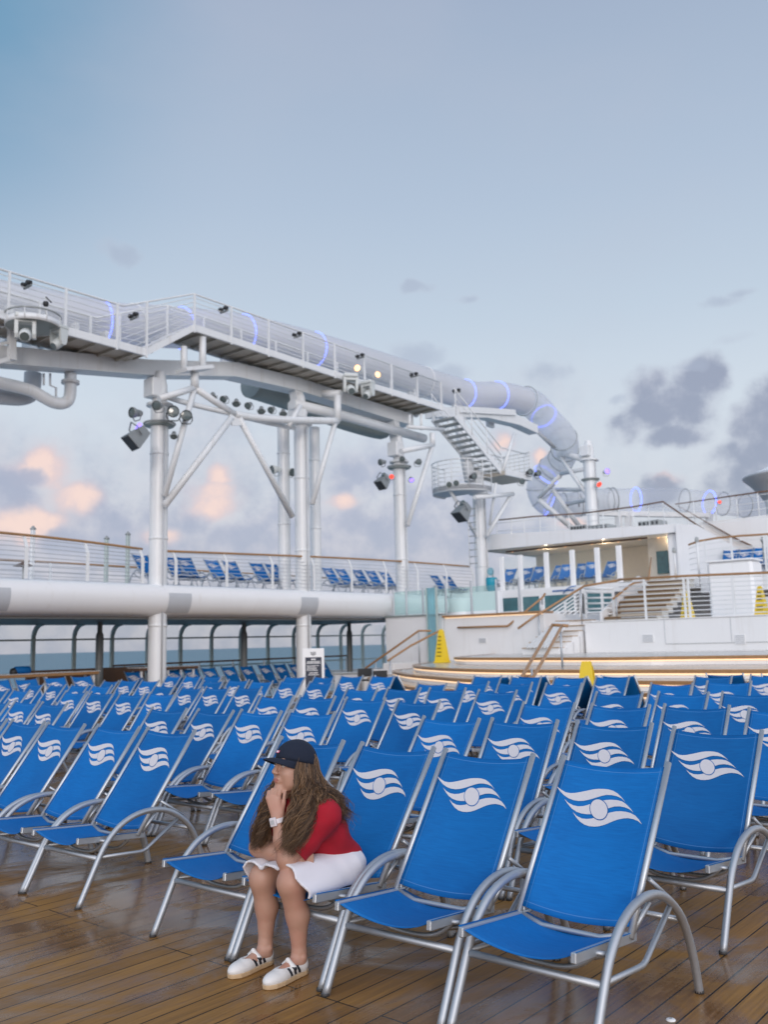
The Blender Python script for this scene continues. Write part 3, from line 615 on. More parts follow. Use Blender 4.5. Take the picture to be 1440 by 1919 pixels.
# wooden counters at the far left
def counter(label, a0, a1, lat, z, top='teak'):
    t = thing('drink_counter', label, 'counter', W((a0 + a1) / 2, lat, 0), group='wooden counters by the windscreen')
    mb = WB(); mb.sbox(a0, a1, lat - .30, lat + .30, z - .08, z, .015); mb.part('wooden_top', M[top], t)
    mb = WB(); mb.sbox(a0 - .02, a1 + .02, lat - .32, lat + .32, z + .002, z + .014); mb.part('white_edge', M['whiter'], t)
    for a_ in np.linspace(a0 + .12, a1 - .12, 5):
        for l in (lat - .2, lat + .2):
            mb = WB(); mb.beam(W(a_, l, 0), W(a_, l, z - .085), .055, .055); mb.part('leg', M['whiter'], t)
    mb = WB(); mb.sbox(a0 + .16, a1 - .16, lat - .02, lat + .02, .42, .47); mb.part('foot_rail', M['whiter'], t)
    return t
P = S(G(145, 1254, 1.05)); q0 = S(Q(-60, 1262, -21.6))
counter('long wooden counter on white legs at the left edge, rolled blue towel on it', 8.2, 14.0, -22.3, 1.03)
counter('shorter wooden counter between the grey post and the thick white column', 15.5, 17.6, -22.6, 1.05, 'darkteak')
pn = thing('wooden_bulkhead', 'dark brown panel behind the slim grey post', 'panel', W(14.6, -24.8, 0))
mb = WB(); mb.sbox(13.4, 17.4, -24.85, -24.75, .06, 1.06, .01); mb.part('board', M['darkteak'], pn)
mb = WB(); mb.sbox(13.4, 17.4, -24.83, -24.77, 0, .058); mb.part('plinth', M['greypost'], pn)
mb = WB()
P = S(Q(41, 1249, -22.15)); tw = thing('rolled_towel', 'rolled blue towel lying on the counter at the left edge', 'towel', W(P[0], -22.15, 1.046))
mb = WB(); mb.lathe(W(P[0] - .2, -22.15, 1.046 + .095), AX, [(.001, 0), (.07, 0), (.093, .02), (.096, .2), (.093, .4), (.07, .42), (.001, .42)], 16); mb.part('roll', M['fabric'], tw)
P = S(Q(26, 1250, -22.15)); bgk = thing('black_pouch', 'small black pouch beside the rolled blue towel', 'pouch', W(P[0], -22.15, 1.046))
mb = WB(); mb.lathe(W(P[0], -22.15, 1.046), (0, 0, 1), [(.001, 0), (.09, 0), (.105, .05), (.09, .11), (.05, .15), (.001, .155)], 12); mb.part('pouch_body', M['black'], bgk)

# menu board
P = S(G(588, 1266, .52)); al_, la_ = 17.2, None
d = ray(587, 1215); k = 19.5 / d[1]; Pt = CAM + d * k
sg = thing('menu_board', 'white upright sign board with dark navy text panel among the back chairs', 'sign', (Pt[0], Pt[1], 0), R_(8))
zt = Pt[2]
mb = MB(); mb.box(-.235, .235, -.02, .02, .12, zt, .02); mb.build('board', M['whiter'], sg)
mb = MB(); mb.box(-.17, .175, -.028, -.0215, .25, zt - .185); navy = mb.build('navy_panel', M['navy'], sg)
mb = MB(); mb.box(-.26, .26, -.18, .18, 0, .05, .015); mb.beam((-.15, 0, .05), (-.15, 0, .13), .03, .03); mb.beam((.15, 0, .05), (.15, 0, .13), .03, .03); mb.build('base', M['greymetal'], sg)
mb = MB()
zz = zt - .215
for w0, w1, dz, h in ((-.045, .05, 0, .030), (-.13, .14, .055, .018), (-.15, .15, .085, .018), (-.14, .12, .14, .012), (-.14, .05, .165, .012), (-.14, .08, .19, .012), (-.14, .06, .215, .012), (-.14, .09, .24, .012), (-.09, .10, .29, .018), (-.11, .11, .33, .014)):
    x = w0
    while x < w1 - .01:
        l = jr.uniform(.02, .05); mb.box(x, min(w1, x + l), -.031, -.0284, zz - dz - h, zz - dz); x += l + .008
mb.build('lettering', M['whiter'], navy)
mb = MB()
for x0, x1, z0, h in ((-.06, .06, .075, .014), (-.05, .055, .105, .02), (-.03, .035, .135, .012)):
    mb.box(x0, x1, -.0245, -.0208, zt - z0 - h, zt - z0)
mb.build('blue_heading', M['navy'], sg)
# service trolley and stools by the ramp
P = S(Q(652, 1262, -20.9))
def at_floor(px, Y): d = ray(px, 1215); q = CAM + d * (Y / d[1]); return np.array([q[0], q[1], 0])
q = at_floor(652, 24.5)
tr = thing('towel_trolley', 'grey white trolley cabinet with two round holes right of the menu board', 'trolley', q, R_(-10))
mb = MB(); mb.box(-.33, .33, -.25, .25, .12, .80, .02); mb.build('cabinet', M['greypanel'], tr)
mb = MB(); mb.box(-.36, .36, -.28, .28, .805, .84, .01); mb.build('top_tray', M['greymetal'], tr)
mb = MB(); mb.tube([(.33, -.2, .8), (.40, -.2, .93), (.40, .2, .93), (.33, .2, .8)], .014, 6); mb.build('push_handle', M['alu'], tr)
for x in (-.02, .12):
    mb = MB(); mb.lathe((x, -.2505, .36), (0, -1, 0), [(.001, .003), (.045, .003), (.05, 0)], 14); mb.build('hole', M['black'], tr)
for x in (-.27, .27):
    for y in (-.19, .19):
        mb = MB(); mb.cyl((x - .015, y, .06), (x + .015, y, .06), .06, seg=12); mb.build('wheel', M['black'], tr)
def stool(px, Y, label, h=.78):
    q = at_floor(px, Y); t = thing('bar_stool', label, 'stool', q, R_(20), group='dark stools by the ramp')
    mb = MB(); mb.box(-.19, .19, -.19, .19, h - .04, h, .015); mb.build('seat', M['black'], t)
    mb = MB(); mb.box(-.19, .19, .16, .19, h + .06, h + .27, .012); mb.build('backrest', M['black'], t)
    for x in (-.16, .16):
        for y in (-.16, .16):
            mb = MB(); mb.beam((x * 1.12, y * 1.12, 0), (x, y, h - .04), .03, .03); mb.build('leg', M['greymetal'], t)
        mb = MB(); mb.beam((x, .17, h), (x, .175, h + .1), .03, .02); mb.build('back_post', M['greymetal'], t)
    mb = MB(); mb.beam((-.17, -.17, .25), (.17, -.17, .25), .02, .02); mb.build('foot_bar', M['greymetal'], t)
stool(687, 23.5, 'dark stool just right of the grey white trolley', .68); stool(716, 23.3, 'dark stool against the white wall at the foot of the ramp', .62)

# chairs on the upper deck
for n, px in enumerate((262, 319, 343, 395, 428, 478, 507, 612, 637, 667, 692, 718, 812, 836)):
    P = S(Q(px, 1056, -22.0))
    put_chair(P[0], -22.0 + .459, 3.3, math.pi / 2 - TH + R_(jr.uniform(-2, 2)), f'{ORD[n + 1]} blue chair from the left behind the upper deck railing', 'blue lounge chairs on the upper deck')
for n, (px, y0) in enumerate(((62, 992), (200, 1010), (240, 1002))):
    P = S(Q(px, y0, -24.2))
    t = thing('lamp_post', ['pale post behind the upper railing at the left edge', 'grey post behind the upper railing, left of a taller one', 'taller grey post near the thick white column'][n], 'post', W(P[0], -24.2, 3.3), group='posts on the upper deck')
    mb = WB(); mb.beam(W(P[0], -24.2, 3.3), W(P[0], -24.2, P[2]), .11, .11, bev=.015); mb.part('shaft', M['greenmetal' if n else 'steelwhite'], t)
    mb = WB(); mb.lathe(W(P[0], -24.2, P[2]), (0, 0, 1), [(.09, 0), (.09, .02), (.02, .10), (.001, .11)], 10); mb.part('finial', M['greymetal'], t)
P = S(Q(44, 1056, -23.4))
t = thing('folded_parasol', 'small brown folded parasol behind the left end of the upper railing', 'parasol', W(P[0], -23.4, 3.3))
mb = WB(); mb.cyl(W(P[0], -23.4, 3.3), W(P[0], -23.4, P[2] + .05), .025, seg=8); mb.part('pole', M['greymetal'], t)
mb = WB(); mb.lathe(W(P[0], -23.4, P[2] - .07), (0, 0, 1), [(.28, 0), (.2, .04), (.05, .1), (.01, .13)], 10); mb.part('canopy', M['darkteak'], t)
# ================================================================ water slide, catwalk and lamps
def cam_pt(px, py, Y): d = ray(px, py); return CAM + d * (Y / d[1])
def pxof(P):
    d = np.asarray(P) - CAM; return 720 + FPX * (d @ RT) / (d @ FW)
M['milky'] = glassy('milky_acrylic', (.985, .985, .99), .55, .15, .5)
ctrl = [W(4, -22.3, 10.1), W(9, -21.8, 10.35), W(13.5, -21.5, 10.65), W(15.5, -21.5, 11.05), W(19.3, -21.5, 11.72), W(25, -21.5, 12.0), W(31.2, -21.5, 12.12), W(34, -21.4, 12.58), W(36.3, -21.2, 12.60)] + \
       [cam_pt(*q) for q in ((1026, 788, 42.6), (1056, 822, 43.8), (1056, 855, 45.4), (1030, 882, 46.6), (1012, 912, 47.2), (1024, 940, 47.3), (1056, 948, 47.4), (1100, 942, 47.7), (1150, 938, 48), (1240, 936, 48.5), (1330, 942, 49), (1440, 952, 50), (1560, 962, 51.5))]
path = smooth_path(ctrl, 8); NT = 8 * 10
i_white = min(range(len(path)), key=lambda i: abs(pxof(path[i]) - 985) + (1e3 if i > NT else 0)); i_milky = 8 * 17
sl_ = thing('water_slide', 'white tube water slide with glowing blue rings winding over the deck', 'water slide', path[8])
def tube_part(i0, i1, m, name, r=.62, seg=28):
    mb = WB(); mb.tube(path[i0:i1 + 1], r, seg, cap=False); mb.part(name, M[m], sl_)
tube_part(0, i_white, 'tube', 'opaque_tube'); tube_part(i_white, i_milky, 'milky', 'spiral_tube', .68); tube_part(i_milky, len(path) - 1, 'cleartube', 'clear_tube', .62)
def ring(i, m, name, r=.632, th=.019, wide=1.0):
    p = path[i]; t_ = nrm(path[min(i + 1, len(path) - 1)] - path[i - 1]); u = nrm(np.cross(t_, [0, 0, 1])); v = np.cross(u, t_)
    mb = WB(); mb.tube([p + r * (math.cos(a) * u + math.sin(a) * v) for a in np.linspace(0, 2 * math.pi, 33)[:-1]], th, 6, closed=True); mb.part(name, M[m], sl_)
def near_i(px, lo, hi): return min(range(lo, hi), key=lambda i: abs(pxof(path[i]) - px))
for px, lo, hi in ((190, 0, 60), (335, 0, 60), (463, 0, 60), (590, 0, 60), (872, 30, 72), (935, 30, 76), (1020, 60, 80)): ring(near_i(px, lo, hi), 'led_blue', 'led_ring')
for i in (8 * 9 + 13, 8 * 11 + 10, 8 * 14 + 2): ring(i, 'led_blue', 'led_ring', .70)
for px in (1197, 1325): ring(near_i(px, i_milky, len(path)), 'led_blue', 'led_ring', .65, .034)
for px in (1140, 1283, 1362, 1402): ring(near_i(px, i_milky, len(path)), 'greymetal', 'flange_ring', .65, .022)
for i in sorted({i_white, *range(8 * 10, i_milky, 5), i_milky}): ring(i, 'greymetal', 'flange_ring', .70, .022)
for i in (20, 44, 66): ring(i, 'steelwhite', 'flange_ring', .635, .02)
# top conduit running along the tube, as the tube edge shows it
mb = WB(); mb.tube([p + np.array([0, 0, .64]) for p in path[8:i_white]], .028, 5); mb.part('top_conduit', M['steelwhite'], sl_)

gd = thing('slide_girder', 'long white box girder and pipes carrying the tube slide on the columns', 'girder', W(14.4, -20.7, 9))
gp = [(3, 8.2), (10.3, 8.72), (14.4, 9.32), (17.5, 9.95), (20.2, 10.05), (23.5, 9.95), (26.2, 9.9)]
mb = WB(); mb.loft([[W(a_, -20.7 + i * .28, z + j * .22) for i, j in ((-1, -1), (1, -1), (1, 1), (-1, 1))] for a_, z in gp], smooth=False); mb.part('box_girder', M['steelwhite'], gd)
mb = WB(); mb.tube([Q(548, 757, -20.3), Q(640, 778, -20.3), Q(795, 822, -20.3)], .17, 12); mb.part('main_pipe', M['steelwhite'], gd)
mb = WB(); tp = smooth_path([Q(470, 718, -21.8), Q(560, 748, -21.8), Q(640, 778, -21.6), Q(700, 796, -21.4), Q(728, 800, -21.3)], 5); mb.tube(tp, [.5] * (len(tp) - 3) + [.46, .36, .2], 18); mb.part('lower_trough', M['trough'], gd)
mb = WB(); mb.loft([[p + BX * i * .25 + ZX * j * .2 for i, j in ((-1, -1), (1, -1), (1, 1), (-1, 1))] for p in (Q(806, 774, -21), Q(905, 776, -21), Q(965, 790, -21), Q(1000, 806, -21))], smooth=False); mb.part('right_girder', M['steelwhite'], gd)
mb = WB(); mb.beam(Q(858, 768, -20.8), Q(962, 774, -20.8), .3, .26); mb.part('cradle', M['steelwhite'], gd)
for al, z0 in ((S(Q(297, 1000, CL))[0], 8.6), (S(Q(567, 1000, CL))[0], 9.0), (S(Q(752, 1000, CL))[0], 8.5)):
    z1 = np.interp(al, [g[0] for g in gp], [g[1] for g in gp]) - .2
    mb = WB(); mb.beam(W(al, CL, z0), W(al, -20.62, z1), .34, .30); mb.part('bearing_stub', M['steelwhite'], gd)
mb = WB(); mb.cyl(W(29.8, -20.4, 8.0), W(29.9, -20.95, 10.9), .24, seg=16); mb.part('right_stub', M['steelwhite'], gd)
for n in range(4):
    al = 10.6 + n * .9
    mb = WB(); mb.obox(W(al, -21.4, 9.75), AX * .05, BX * .55, ZX * .45); mb.part('saddle_plate', M['steelwhite'], gd)
for al in (18, 21, 24, 27.5, 30.5, 33):
    i = min(range(len(path[:76])), key=lambda k: abs(path[k] @ AX - al)); zt_ = path[i][2] - .58
    mb = WB(); mb.beam(W(al, -21.4, zt_ - .9), W(al, -21.45, zt_), .12, .5); mb.part('saddle_plate', M['steelwhite'], gd)
# left: pipes under the girder
pp = thing('drain_pipes', 'fat pale pipes with a U bend hanging at the far left below the girder', 'pipe', Q(70, 740, -20.8))
mb = WB(); mb.tube(smooth_path([Q(-60, 708, -20.8), Q(0, 718, -20.8), Q(55, 731, -20.8), Q(80, 744, -20.8), Q(100, 754, -20.8), Q(118, 756, -20.8), Q(129, 748, -20.8), Q(132, 730, -20.8), Q(132, 700, -20.8)], 6), .155, 14); mb.part('u_bend', M['steelwhite'], pp)
mb = WB(); mb.lathe(Q(132, 716, -20.8), (0, 0, 1), [(.15, -.05), (.23, -.05), (.23, .03), (.15, .03)], 16); mb.part('pipe_flange', M['steelwhite'], pp)
mb = WB(); mb.tube(smooth_path([Q(-80, 735, -21.4), Q(0, 742, -21.4), Q(40, 744, -21.4), Q(58, 734, -21.4), Q(62, 700, -21.4)], 5), .22, 14); mb.part('rear_pipe', M['greypanel'], pp)
mb = WB(); mb.tube([Q(82, 700, -20.9), Q(82, 722, -20.9)], .03, 6); mb.part('hanger', M['steelwhite'], pp)
mb = WB(); mb.tube([Q(94, 700, -20.9), Q(94, 722, -20.9), Q(105, 727, -20.9), Q(105, 748, -20.9)], .03, 6); mb.part('hanger', M['steelwhite'], pp)

# ---- catwalk
cw = thing('catwalk', 'white raised walkway with wire railings alongside the tube slide', 'walkway', W(15, -20, 9.2))
seg = [(3, 9.12), (11.4, 9.24), (13.6, 9.24), (15.17, 10.33), (20.7, 10.23), (26.9, 10.19)]
LI, LO = -19.5, -20.75
def strip(a, b, l0, l1, dz0, dz1): return [[W(p[0], l0, p[1] + dz0), W(p[0], l1, p[1] + dz0), W(p[0], l1, p[1] + dz1), W(p[0], l0, p[1] + dz1)] for p in (a, b)]
for l, nm in ((LI, 'edge_beam'), (LO, 'edge_beam')):
    mb = WB(); mb.loft([[W(a_, l - .04, z), W(a_, l + .04, z), W(a_, l + .04, z + .20), W(a_, l - .04, z + .20)] for a_, z in seg], smooth=False); mb.part(nm, M['steelwhite'], cw)
mb = WB(); mb.loft([[W(a_, LO + .05, z + .07), W(a_, LI - .05, z + .07), W(a_, LI - .05, z + .13), W(a_, LO + .05, z + .13)] for a_, z in seg], smooth=False); mb.part('floor_panel', M['underside'], cw)
for al in np.arange(3.4, 26.8, .55):
    z = np.interp(al, [s_[0] for s_ in seg], [s_[1] for s_ in seg])
    mb = WB(); mb.beam(W(al, LO + .05, z + .03), W(al, LI - .05, z + .03), .05, .07); mb.part('floor_rib', M['underside'], cw)
rt_ = [(3, 10.38), (9.6, 10.40), (12.9, 10.43), (15.16, 11.42), (17.5, 11.41), (26.7, 11.27)]
zr = lambda al: np.interp(al, [s_[0] for s_ in rt_], [s_[1] for s_ in rt_]); zf = lambda al: np.interp(al, [s_[0] for s_ in seg], [s_[1] for s_ in seg]) + .2
knots = [3, 9.6, 11.4, 12.9, 13.6, 15.17, 17.5, 20.7, 26.7]
for l in (LI, LO):
    mb = WB(); mb.tube([W(a_, l, zr(a_)) for a_ in knots], .027, 6); mb.part('handrail', M['steelwhite'], cw)
    for k in range(6):
        f = (k + .8) / 6.6
        mb = WB(); mb.tube([W(a_, l, zf(a_) + (zr(a_) - zf(a_)) * f) for a_ in knots], .011, 5); mb.part('rail_wire', M['steelwhite'], cw)
    for al in list(np.arange(4, 13, 1.45)) + [13.6, 15.17] + list(np.arange(16.5, 26.8, 1.46)):
        mb = WB(); mb.beam(W(al, l + .045, zf(al) - .25), W(al, l + .045, zr(al)), .05, .05); mb.part('rail_post', M['steelwhite'], cw)
for k in range(5):
    f = k / 4.6
    mb = WB(); mb.sbox(13.65 + 1.45 * f, 13.95 + 1.45 * f, LO + .06, LI - .06, 9.42 + 1.0 * f + .05, 9.46 + 1.0 * f + .05); mb.part('step', M['steelwhite'], cw)
# posts carrying the catwalk
def bar(t, p, q, r, name='strut', m='steelwhite', seg=10):
    mb = WB(); mb.cyl(p, q, r, seg=seg); mb.part(name, M[m], t)
LT = -19.6
tr1 = thing('steel_truss', 'white tubular truss with curved lamp bar between the first two columns', 'truss', Q(440, 775, LT), group='tubular trusses under the catwalk')
for a_, b_, r in (((345, 650), (345, 692), .09), ((380, 632), (380, 692), .10), ((365, 698), (365, 728), .115), ((365, 727), (298, 748), .095), ((365, 727), (308, 930), .085), ((365, 727), (440, 777), .10), ((434, 783), (308, 948), .095), ((448, 783), (548, 968), .095), ((630, 787), (585, 945), .085), ((563, 760), (540, 800), .08)):
    bar(tr1, Q(*a_, LT), Q(*b_, LT if b_[1] < 900 else -19.95), r)
mb = WB(); mb.tube(smooth_path([Q(440, 777, LT), Q(480, 783, LT), Q(540, 787, LT), Q(633, 789, LT)], 5), .115, 10); mb.part('curved_bar', M['steelwhite'], tr1)
mb = WB(); mb.tube(smooth_path([Q(306, 742, -19.9), Q(360, 758, -19.75), Q(440, 777, -19.65), Q(500, 792, -19.8), Q(552, 802, -19.95)], 5), .075, 10); mb.part('lamp_bar', M['steelwhite'], tr1)
mb = WB(); mb.beam(Q(340, 695, LT), Q(390, 690, LT), .5, .10); mb.part('seat_plate', M['steelwhite'], tr1)
mb = WB(); mb.prism([Q(428, 777, LT), Q(455, 777, LT), Q(450, 798, LT), Q(434, 798, LT)], BX * .05); mb.part('gusset', M['steelwhite'], tr1)
bar(tr1, Q(633, 742, LT), Q(633, 789, LT), .12); bar(tr1, Q(605, 738, -20.2), Q(640, 738, LT), .13, 'bracket')
tr2 = thing('steel_truss', 'short white bracket with slanting brace right of the red lamp column', 'truss', Q(811, 832, LT), group='tubular trusses under the catwalk')
for a_, b_, r in (((812, 834), (752, 846), .10), ((811, 812), (811, 834), .11), ((811, 835), (764, 985), .09), ((768, 778), (768, 800), .05), ((790, 776), (790, 806), .05), ((764, 800), (832, 805), .07)):
    bar(tr2, Q(*a_, LT), Q(*b_, LT if b_[1] < 900 else -19.95), r)
tr3 = thing('steel_truss', 'slanting white braces below the stair landing', 'truss', Q(955, 930, LT), group='tubular trusses under the catwalk')
for a_, b_, r in (((890, 932), (962, 926), .09), ((960, 926), (912, 1005), .085), ((930, 905), (918, 985), .06), ((965, 812), (942, 884), .07)):
    bar(tr3, Q(*a_, -19.4), Q(*b_, -19.4 if b_[1] < 960 else -19.9), r)
tr4 = thing('steel_truss', 'grey white struts around the spiral between tube and far column', 'truss', cam_pt(1075, 900, 45.0), group='tubular trusses under the catwalk')
c5 = 43.0
for a_, b_, r in (((1052, 850, 44.5), (1102, 862, 43), .16), ((1046, 850, 44.5), (1108, 938, 43), .10), ((1052, 888, 45), (1102, 878, 43), .10), ((1056, 884, 45), (1010, 934, 46), .11), ((1010, 936, 46), (1078, 994, 46), .14), ((1036, 918, 46), (1092, 994, 46), .13), ((1040, 918, 46.3), (1108, 917, 44), .11), ((1060, 945, 46.3), (1108, 935, 44), .11), ((1085, 918, 46), (1086, 950, 46), .05), ((1000, 800, 42.4), (1040, 838, 43.6), .13)):
    bar(tr4, cam_pt(*a_), cam_pt(*b_), r)
# right-hand support of the clear tube
sp_ = thing('tube_rack', 'pale girder on short posts below the clear tube', 'girder', cam_pt(1250, 968, 48.2))
mb = WB(); mb.beam(cam_pt(1118, 962, 47.6), cam_pt(1330, 966, 48.8), .3, .26); mb.part('beam', M['steelwhite'], sp_)
for px, Y in ((1160, 47.8), (1178, 47.9), (1330, 48.8)):
    mb = WB(); mb.beam(cam_pt(px, 960, Y), cam_pt(px, 996, Y), .3, .3); mb.part('post', M['steelwhite'], sp_)

# ---- stairs from the catwalk and landing
P0, P1 = Q(852, 776, -19.4), Q(940, 884, -19.4)
st_ = thing('metal_stairs', 'white metal stairs with dark treads descending from the right end of the walkway', 'stairs', P1)
wd_ = BX * -1.05; n = 11
for o_ in (np.zeros(3), wd_):
    mb = WB(); mb.beam(P0 + o_, P1 + o_, .05, .24); mb.part('stringer', M['steelwhite'], st_)
for k in range(n):
    c = P0 + (P1 - P0) * (k + .6) / n
    mb = WB(); mb.obox(c + wd_ / 2, AX * .13, BX * .50, ZX * .03); mb.part('tread', M['greymetal'], st_)
for o_ in (BX * .03, wd_ - BX * .03):
    mb = WB(); mb.tube([P0 + o_ + ZX * 1.0, P1 + o_ + ZX * 1.0, P1 + o_ + ZX * 1.0 + AX * 2.0], .026, 6); mb.part('handrail', M['steelwhite'], st_)
    for h in (.35, .68):
        mb = WB(); mb.tube([P0 + o_ + ZX * h, P1 + o_ + ZX * h], .016, 5); mb.part('mid_rail', M['steelwhite'], st_)
    for f in (.02, .35, .68, 1):
        c = P0 + (P1 - P0) * f + o_; mb = WB(); mb.cyl(c, c + ZX * 1.0, .024, seg=6); mb.part('rail_post', M['steelwhite'], st_)
A1 = P1 @ AX
ld = thing('stair_landing', 'square landing with grid railing at the foot of the metal stairs', 'landing', P1 + AX * .9)
z = P1[2]
mb = WB(); mb.sbox(A1 - .05, A1 + 1.9, -20.6, -19.2, z - .16, z); mb.part('floor_panel', M['underside'], ld)
mb = WB(); mb.sbox(A1 - .05, A1 + 1.9, -19.19, -19.11, z - .18, z + .06); mb.part('edge_beam', M['steelwhite'], ld)
for k in range(7):
    h = .12 + .16 * k
    mb = WB(); mb.tube([W(A1 + .3, -20.62, z + h), W(A1 + 1.9, -20.62, z + h), W(A1 + 2.05, -20.4, z + h), W(A1 + 2.05, -19.4, z + h), W(A1 + 1.9, -19.15, z + h)], .018 if k < 6 else .03, 5); mb.part('rail_bar', M['steelwhite'], ld)
for l in np.linspace(-20.5, -19.3, 6):
    mb = WB(); mb.cyl(W(A1 + 2.05, l, z), W(A1 + 2.05, l, z + 1.08), .018, seg=6); mb.part('baluster', M['steelwhite'], ld)
for a_ in np.linspace(A1 + .4, A1 + 1.8, 6):
    mb = WB(); mb.cyl(W(a_, -20.62, z), W(a_, -20.62, z + 1.08), .018, seg=6); mb.part('baluster', M['steelwhite'], ld)
# round platform on column four
PC = S(Q(868, 915, -20.2)); z = PC[2] - .05
rp_ = thing('round_platform', 'curved lookout platform with wire railing on the column under the stairs', 'platform', W(PC[0], -20.2, z))
cR = 1.2; cc = W(PC[0] + .25, -20.4, 0)
arc = [cc + cR * (math.cos(a) * -AX + math.sin(a) * BX) for a in np.linspace(-1.9, 1.9, 22)]
mb = WB(); mb.prism([p + ZX * (z - .1) for p in arc], ZX * .16); mb.part('floor_disc', M['greypanel'], rp_)
mb = WB(); mb.grid([[p * 1 + ZX * (z - .16) for p in arc], [p + ZX * (z + .10) for p in arc]]); o = mb.part('rim_band', M['steelwhite'], rp_); o.modifiers.new('t', 'SOLIDIFY').thickness = .03
for k in range(6):
    h = .22 + .17 * k; mb = WB(); mb.tube([p + ZX * (z + h) for p in arc], .013 if k < 5 else .026, 5); mb.part('rail_wire', M['steelwhite'], rp_)
for p in arc[::3]:
    mb = WB(); mb.cyl(p + ZX * z, p + ZX * (z + 1.08), .02, seg=6); mb.part('rail_post', M['steelwhite'], rp_)
bar(rp_, W(PC[0] - .75, -20.3, z - .1), W(S(Q(897, 1000, CL))[0], CL, z - 1.9), .07, 'bracket')
ldr = thing('column_ladder', 'short rungs climbing the side of the round platform column', 'ladder', W(29.5, -19.7, 5))
for k in range(9):
    mb = WB(); mb.cyl(W(29.32, -20.25, 4.6 + k * .27), W(29.32, -19.85, 4.6 + k * .27), .02, seg=6); mb.part('rung', M['greymetal'], ldr)
for l in (-20.25, -19.85):
    mb = WB(); mb.cyl(W(29.32, l, 4.4), W(29.32, l, 7.0), .022, seg=6); mb.part('side_rail', M['steelwhite'], ldr)

# ---- left end: lamp ring platform
PL_ = S(Q(72, 600, -19.0))
lr = thing('lamp_ring', 'round railed bracket hanging at the left end of the walkway', 'platform', W(*PL_))
cc = W(PL_[0], -19.25, 0); rr_ = .62
circ = lambda r, z: [cc + r * (math.cos(a) * AX + math.sin(a) * BX) + ZX * z for a in np.linspace(0, 2 * math.pi, 29)[:-1]]
zr0 = PL_[2]
mb = WB(); mb.tube(circ(rr_, zr0 + .16), .022, 6, closed=True); mb.part('top_ring', M['greymetal'], lr)
mb = WB(); mb.grid([circ(rr_, zr0 - .12) + circ(rr_, zr0 - .12)[:1], circ(rr_, zr0 + .02) + circ(rr_, zr0 + .02)[:1]]); o = mb.part('rim_band', M['steelwhite'], lr); o.modifiers.new('t', 'SOLIDIFY').thickness = .02
mb = WB(); mb.prism(circ(rr_ - .02, zr0 - .11), ZX * .06); mb.part('base_disc', M['trough'], lr)
for a in np.linspace(0, 2 * math.pi, 9)[:-1]:
    p = cc + rr_ * (math.cos(a) * AX + math.sin(a) * BX); mb = WB(); mb.cyl(p + ZX * (zr0 - .1), p + ZX * (zr0 + .16), .014, seg=5); mb.part('stanchion', M['steelwhite'], lr)
fr_ = thing('steel_bracket', 'square white steel frame at the far left edge under the walkway', 'frame', Q(20, 650, -20))
for a_, b_, w_ in (((22, 612), (22, 675), .16), ((-40, 600), (22, 612), .12), ((-40, 655), (24, 640), .07), ((-40, 690), (24, 670), .10)):
    mb = WB(); mb.beam(Q(*a_, -20), Q(*b_, -20), w_, w_); mb.part('member', M['steelwhite'], fr_)

# ---- lamps
def aim(o, d): o.rotation_mode = 'QUATERNION'; o.rotation_quaternion = Vector(d).to_track_quat('-Y', 'Z')
def mk_flood(lens, body='lampgrey'):
    t = thing('floodlight', 'lamp', 'floodlight')
    mb = MB(); mb.lathe((0, 0, 0), (0, -1, 0), [(.001, -.16), (.07, -.16), (.085, -.12), (.095, -.02), (.135, .07), (.14, .13), (.128, .135)], 16); mb.build('housing', M[body], t)
    mb = MB(); mb.lathe((0, 0, 0), (0, -1, 0), [(.001, .122), (.08, .12), (.126, .112)], 16); mb.build('lens', M[lens], t)
    mb = MB(); mb.tube([(-.15, .02, 0), (-.155, .02, -.1), (-.1, .02, -.19), (.1, .02, -.19), (.155, .02, -.1), (.15, .02, 0)], .014, 6); mb.build('yoke', M[body], t)
    return t
protos = {}
def flood(px, py, lat, lab, lens='lens', dirv=(0, -1, -.3), sc=1.0, body='lampgrey', group='floodlights on the slide structure', P=None):
    P = Q(px, py, lat) if P is None else P
    k = (lens, body)
    if k not in protos: t = protos[k] = mk_flood(lens, body); t.location = tuple(P); t['label'] = lab; t['group'] = group
    else: t = dup(protos[k], P, None, lab, group)
    aim(t, dirv); sc *= .84; t.scale = (sc, sc, sc); return t
toL, toC = (-.75, -.6, -.15), (-.2, -1, -.25)
flood(255, 774, -19.7, 'pale round lamp on the far left of the thick left column collar', dirv=(-.6, -.8, -.1), sc=1.25)
flood(297, 760, -19.5, 'round lamp facing front in the middle of the thick left column', dirv=toC, sc=1.15)
flood(325, 773, -19.6, 'round dark lamp just right of the thick left column', dirv=(.2, -1, -.05), sc=1.4, body='black')
flood(349, 780, -19.5, 'round dark lamp at the far right of the thick left column collar', dirv=(.3, -1, -.1), sc=1.3, body='black')
flood(326, 815, -19.7, 'small lamp hanging below the collar right of the thick left column', dirv=(.1, -.6, -.8), sc=.8)
for n, (px, py) in enumerate(((399, 741), (421, 746), (443, 753), (467, 758), (490, 767), (510, 766), (531, 772))):
    flood(px, py + 1, -19.62, f'{ORD[n + 1]} from the left of the small floodlights standing on the curved lamp bar', dirv=(-.3, -.8, -.5) if n % 2 else (.1, -.7, -.8), sc=.92, group='small floodlights on the curved lamp bar')
flood(717, 866, -19.6, 'round lamp on the left of the red lamp column collar', dirv=toL, sc=1.0)
flood(755, 860, -19.5, 'round lamp in front of the red lamp column collar', dirv=toC, sc=.9)
flood(783, 866, -19.6, 'round lamp on the right of the red lamp column collar', dirv=(.4, -.9, -.1), sc=1.0)
flood(735, 893, -19.5, 'red glowing lamp below the third column collar', 'lamp_red', toC, .75)
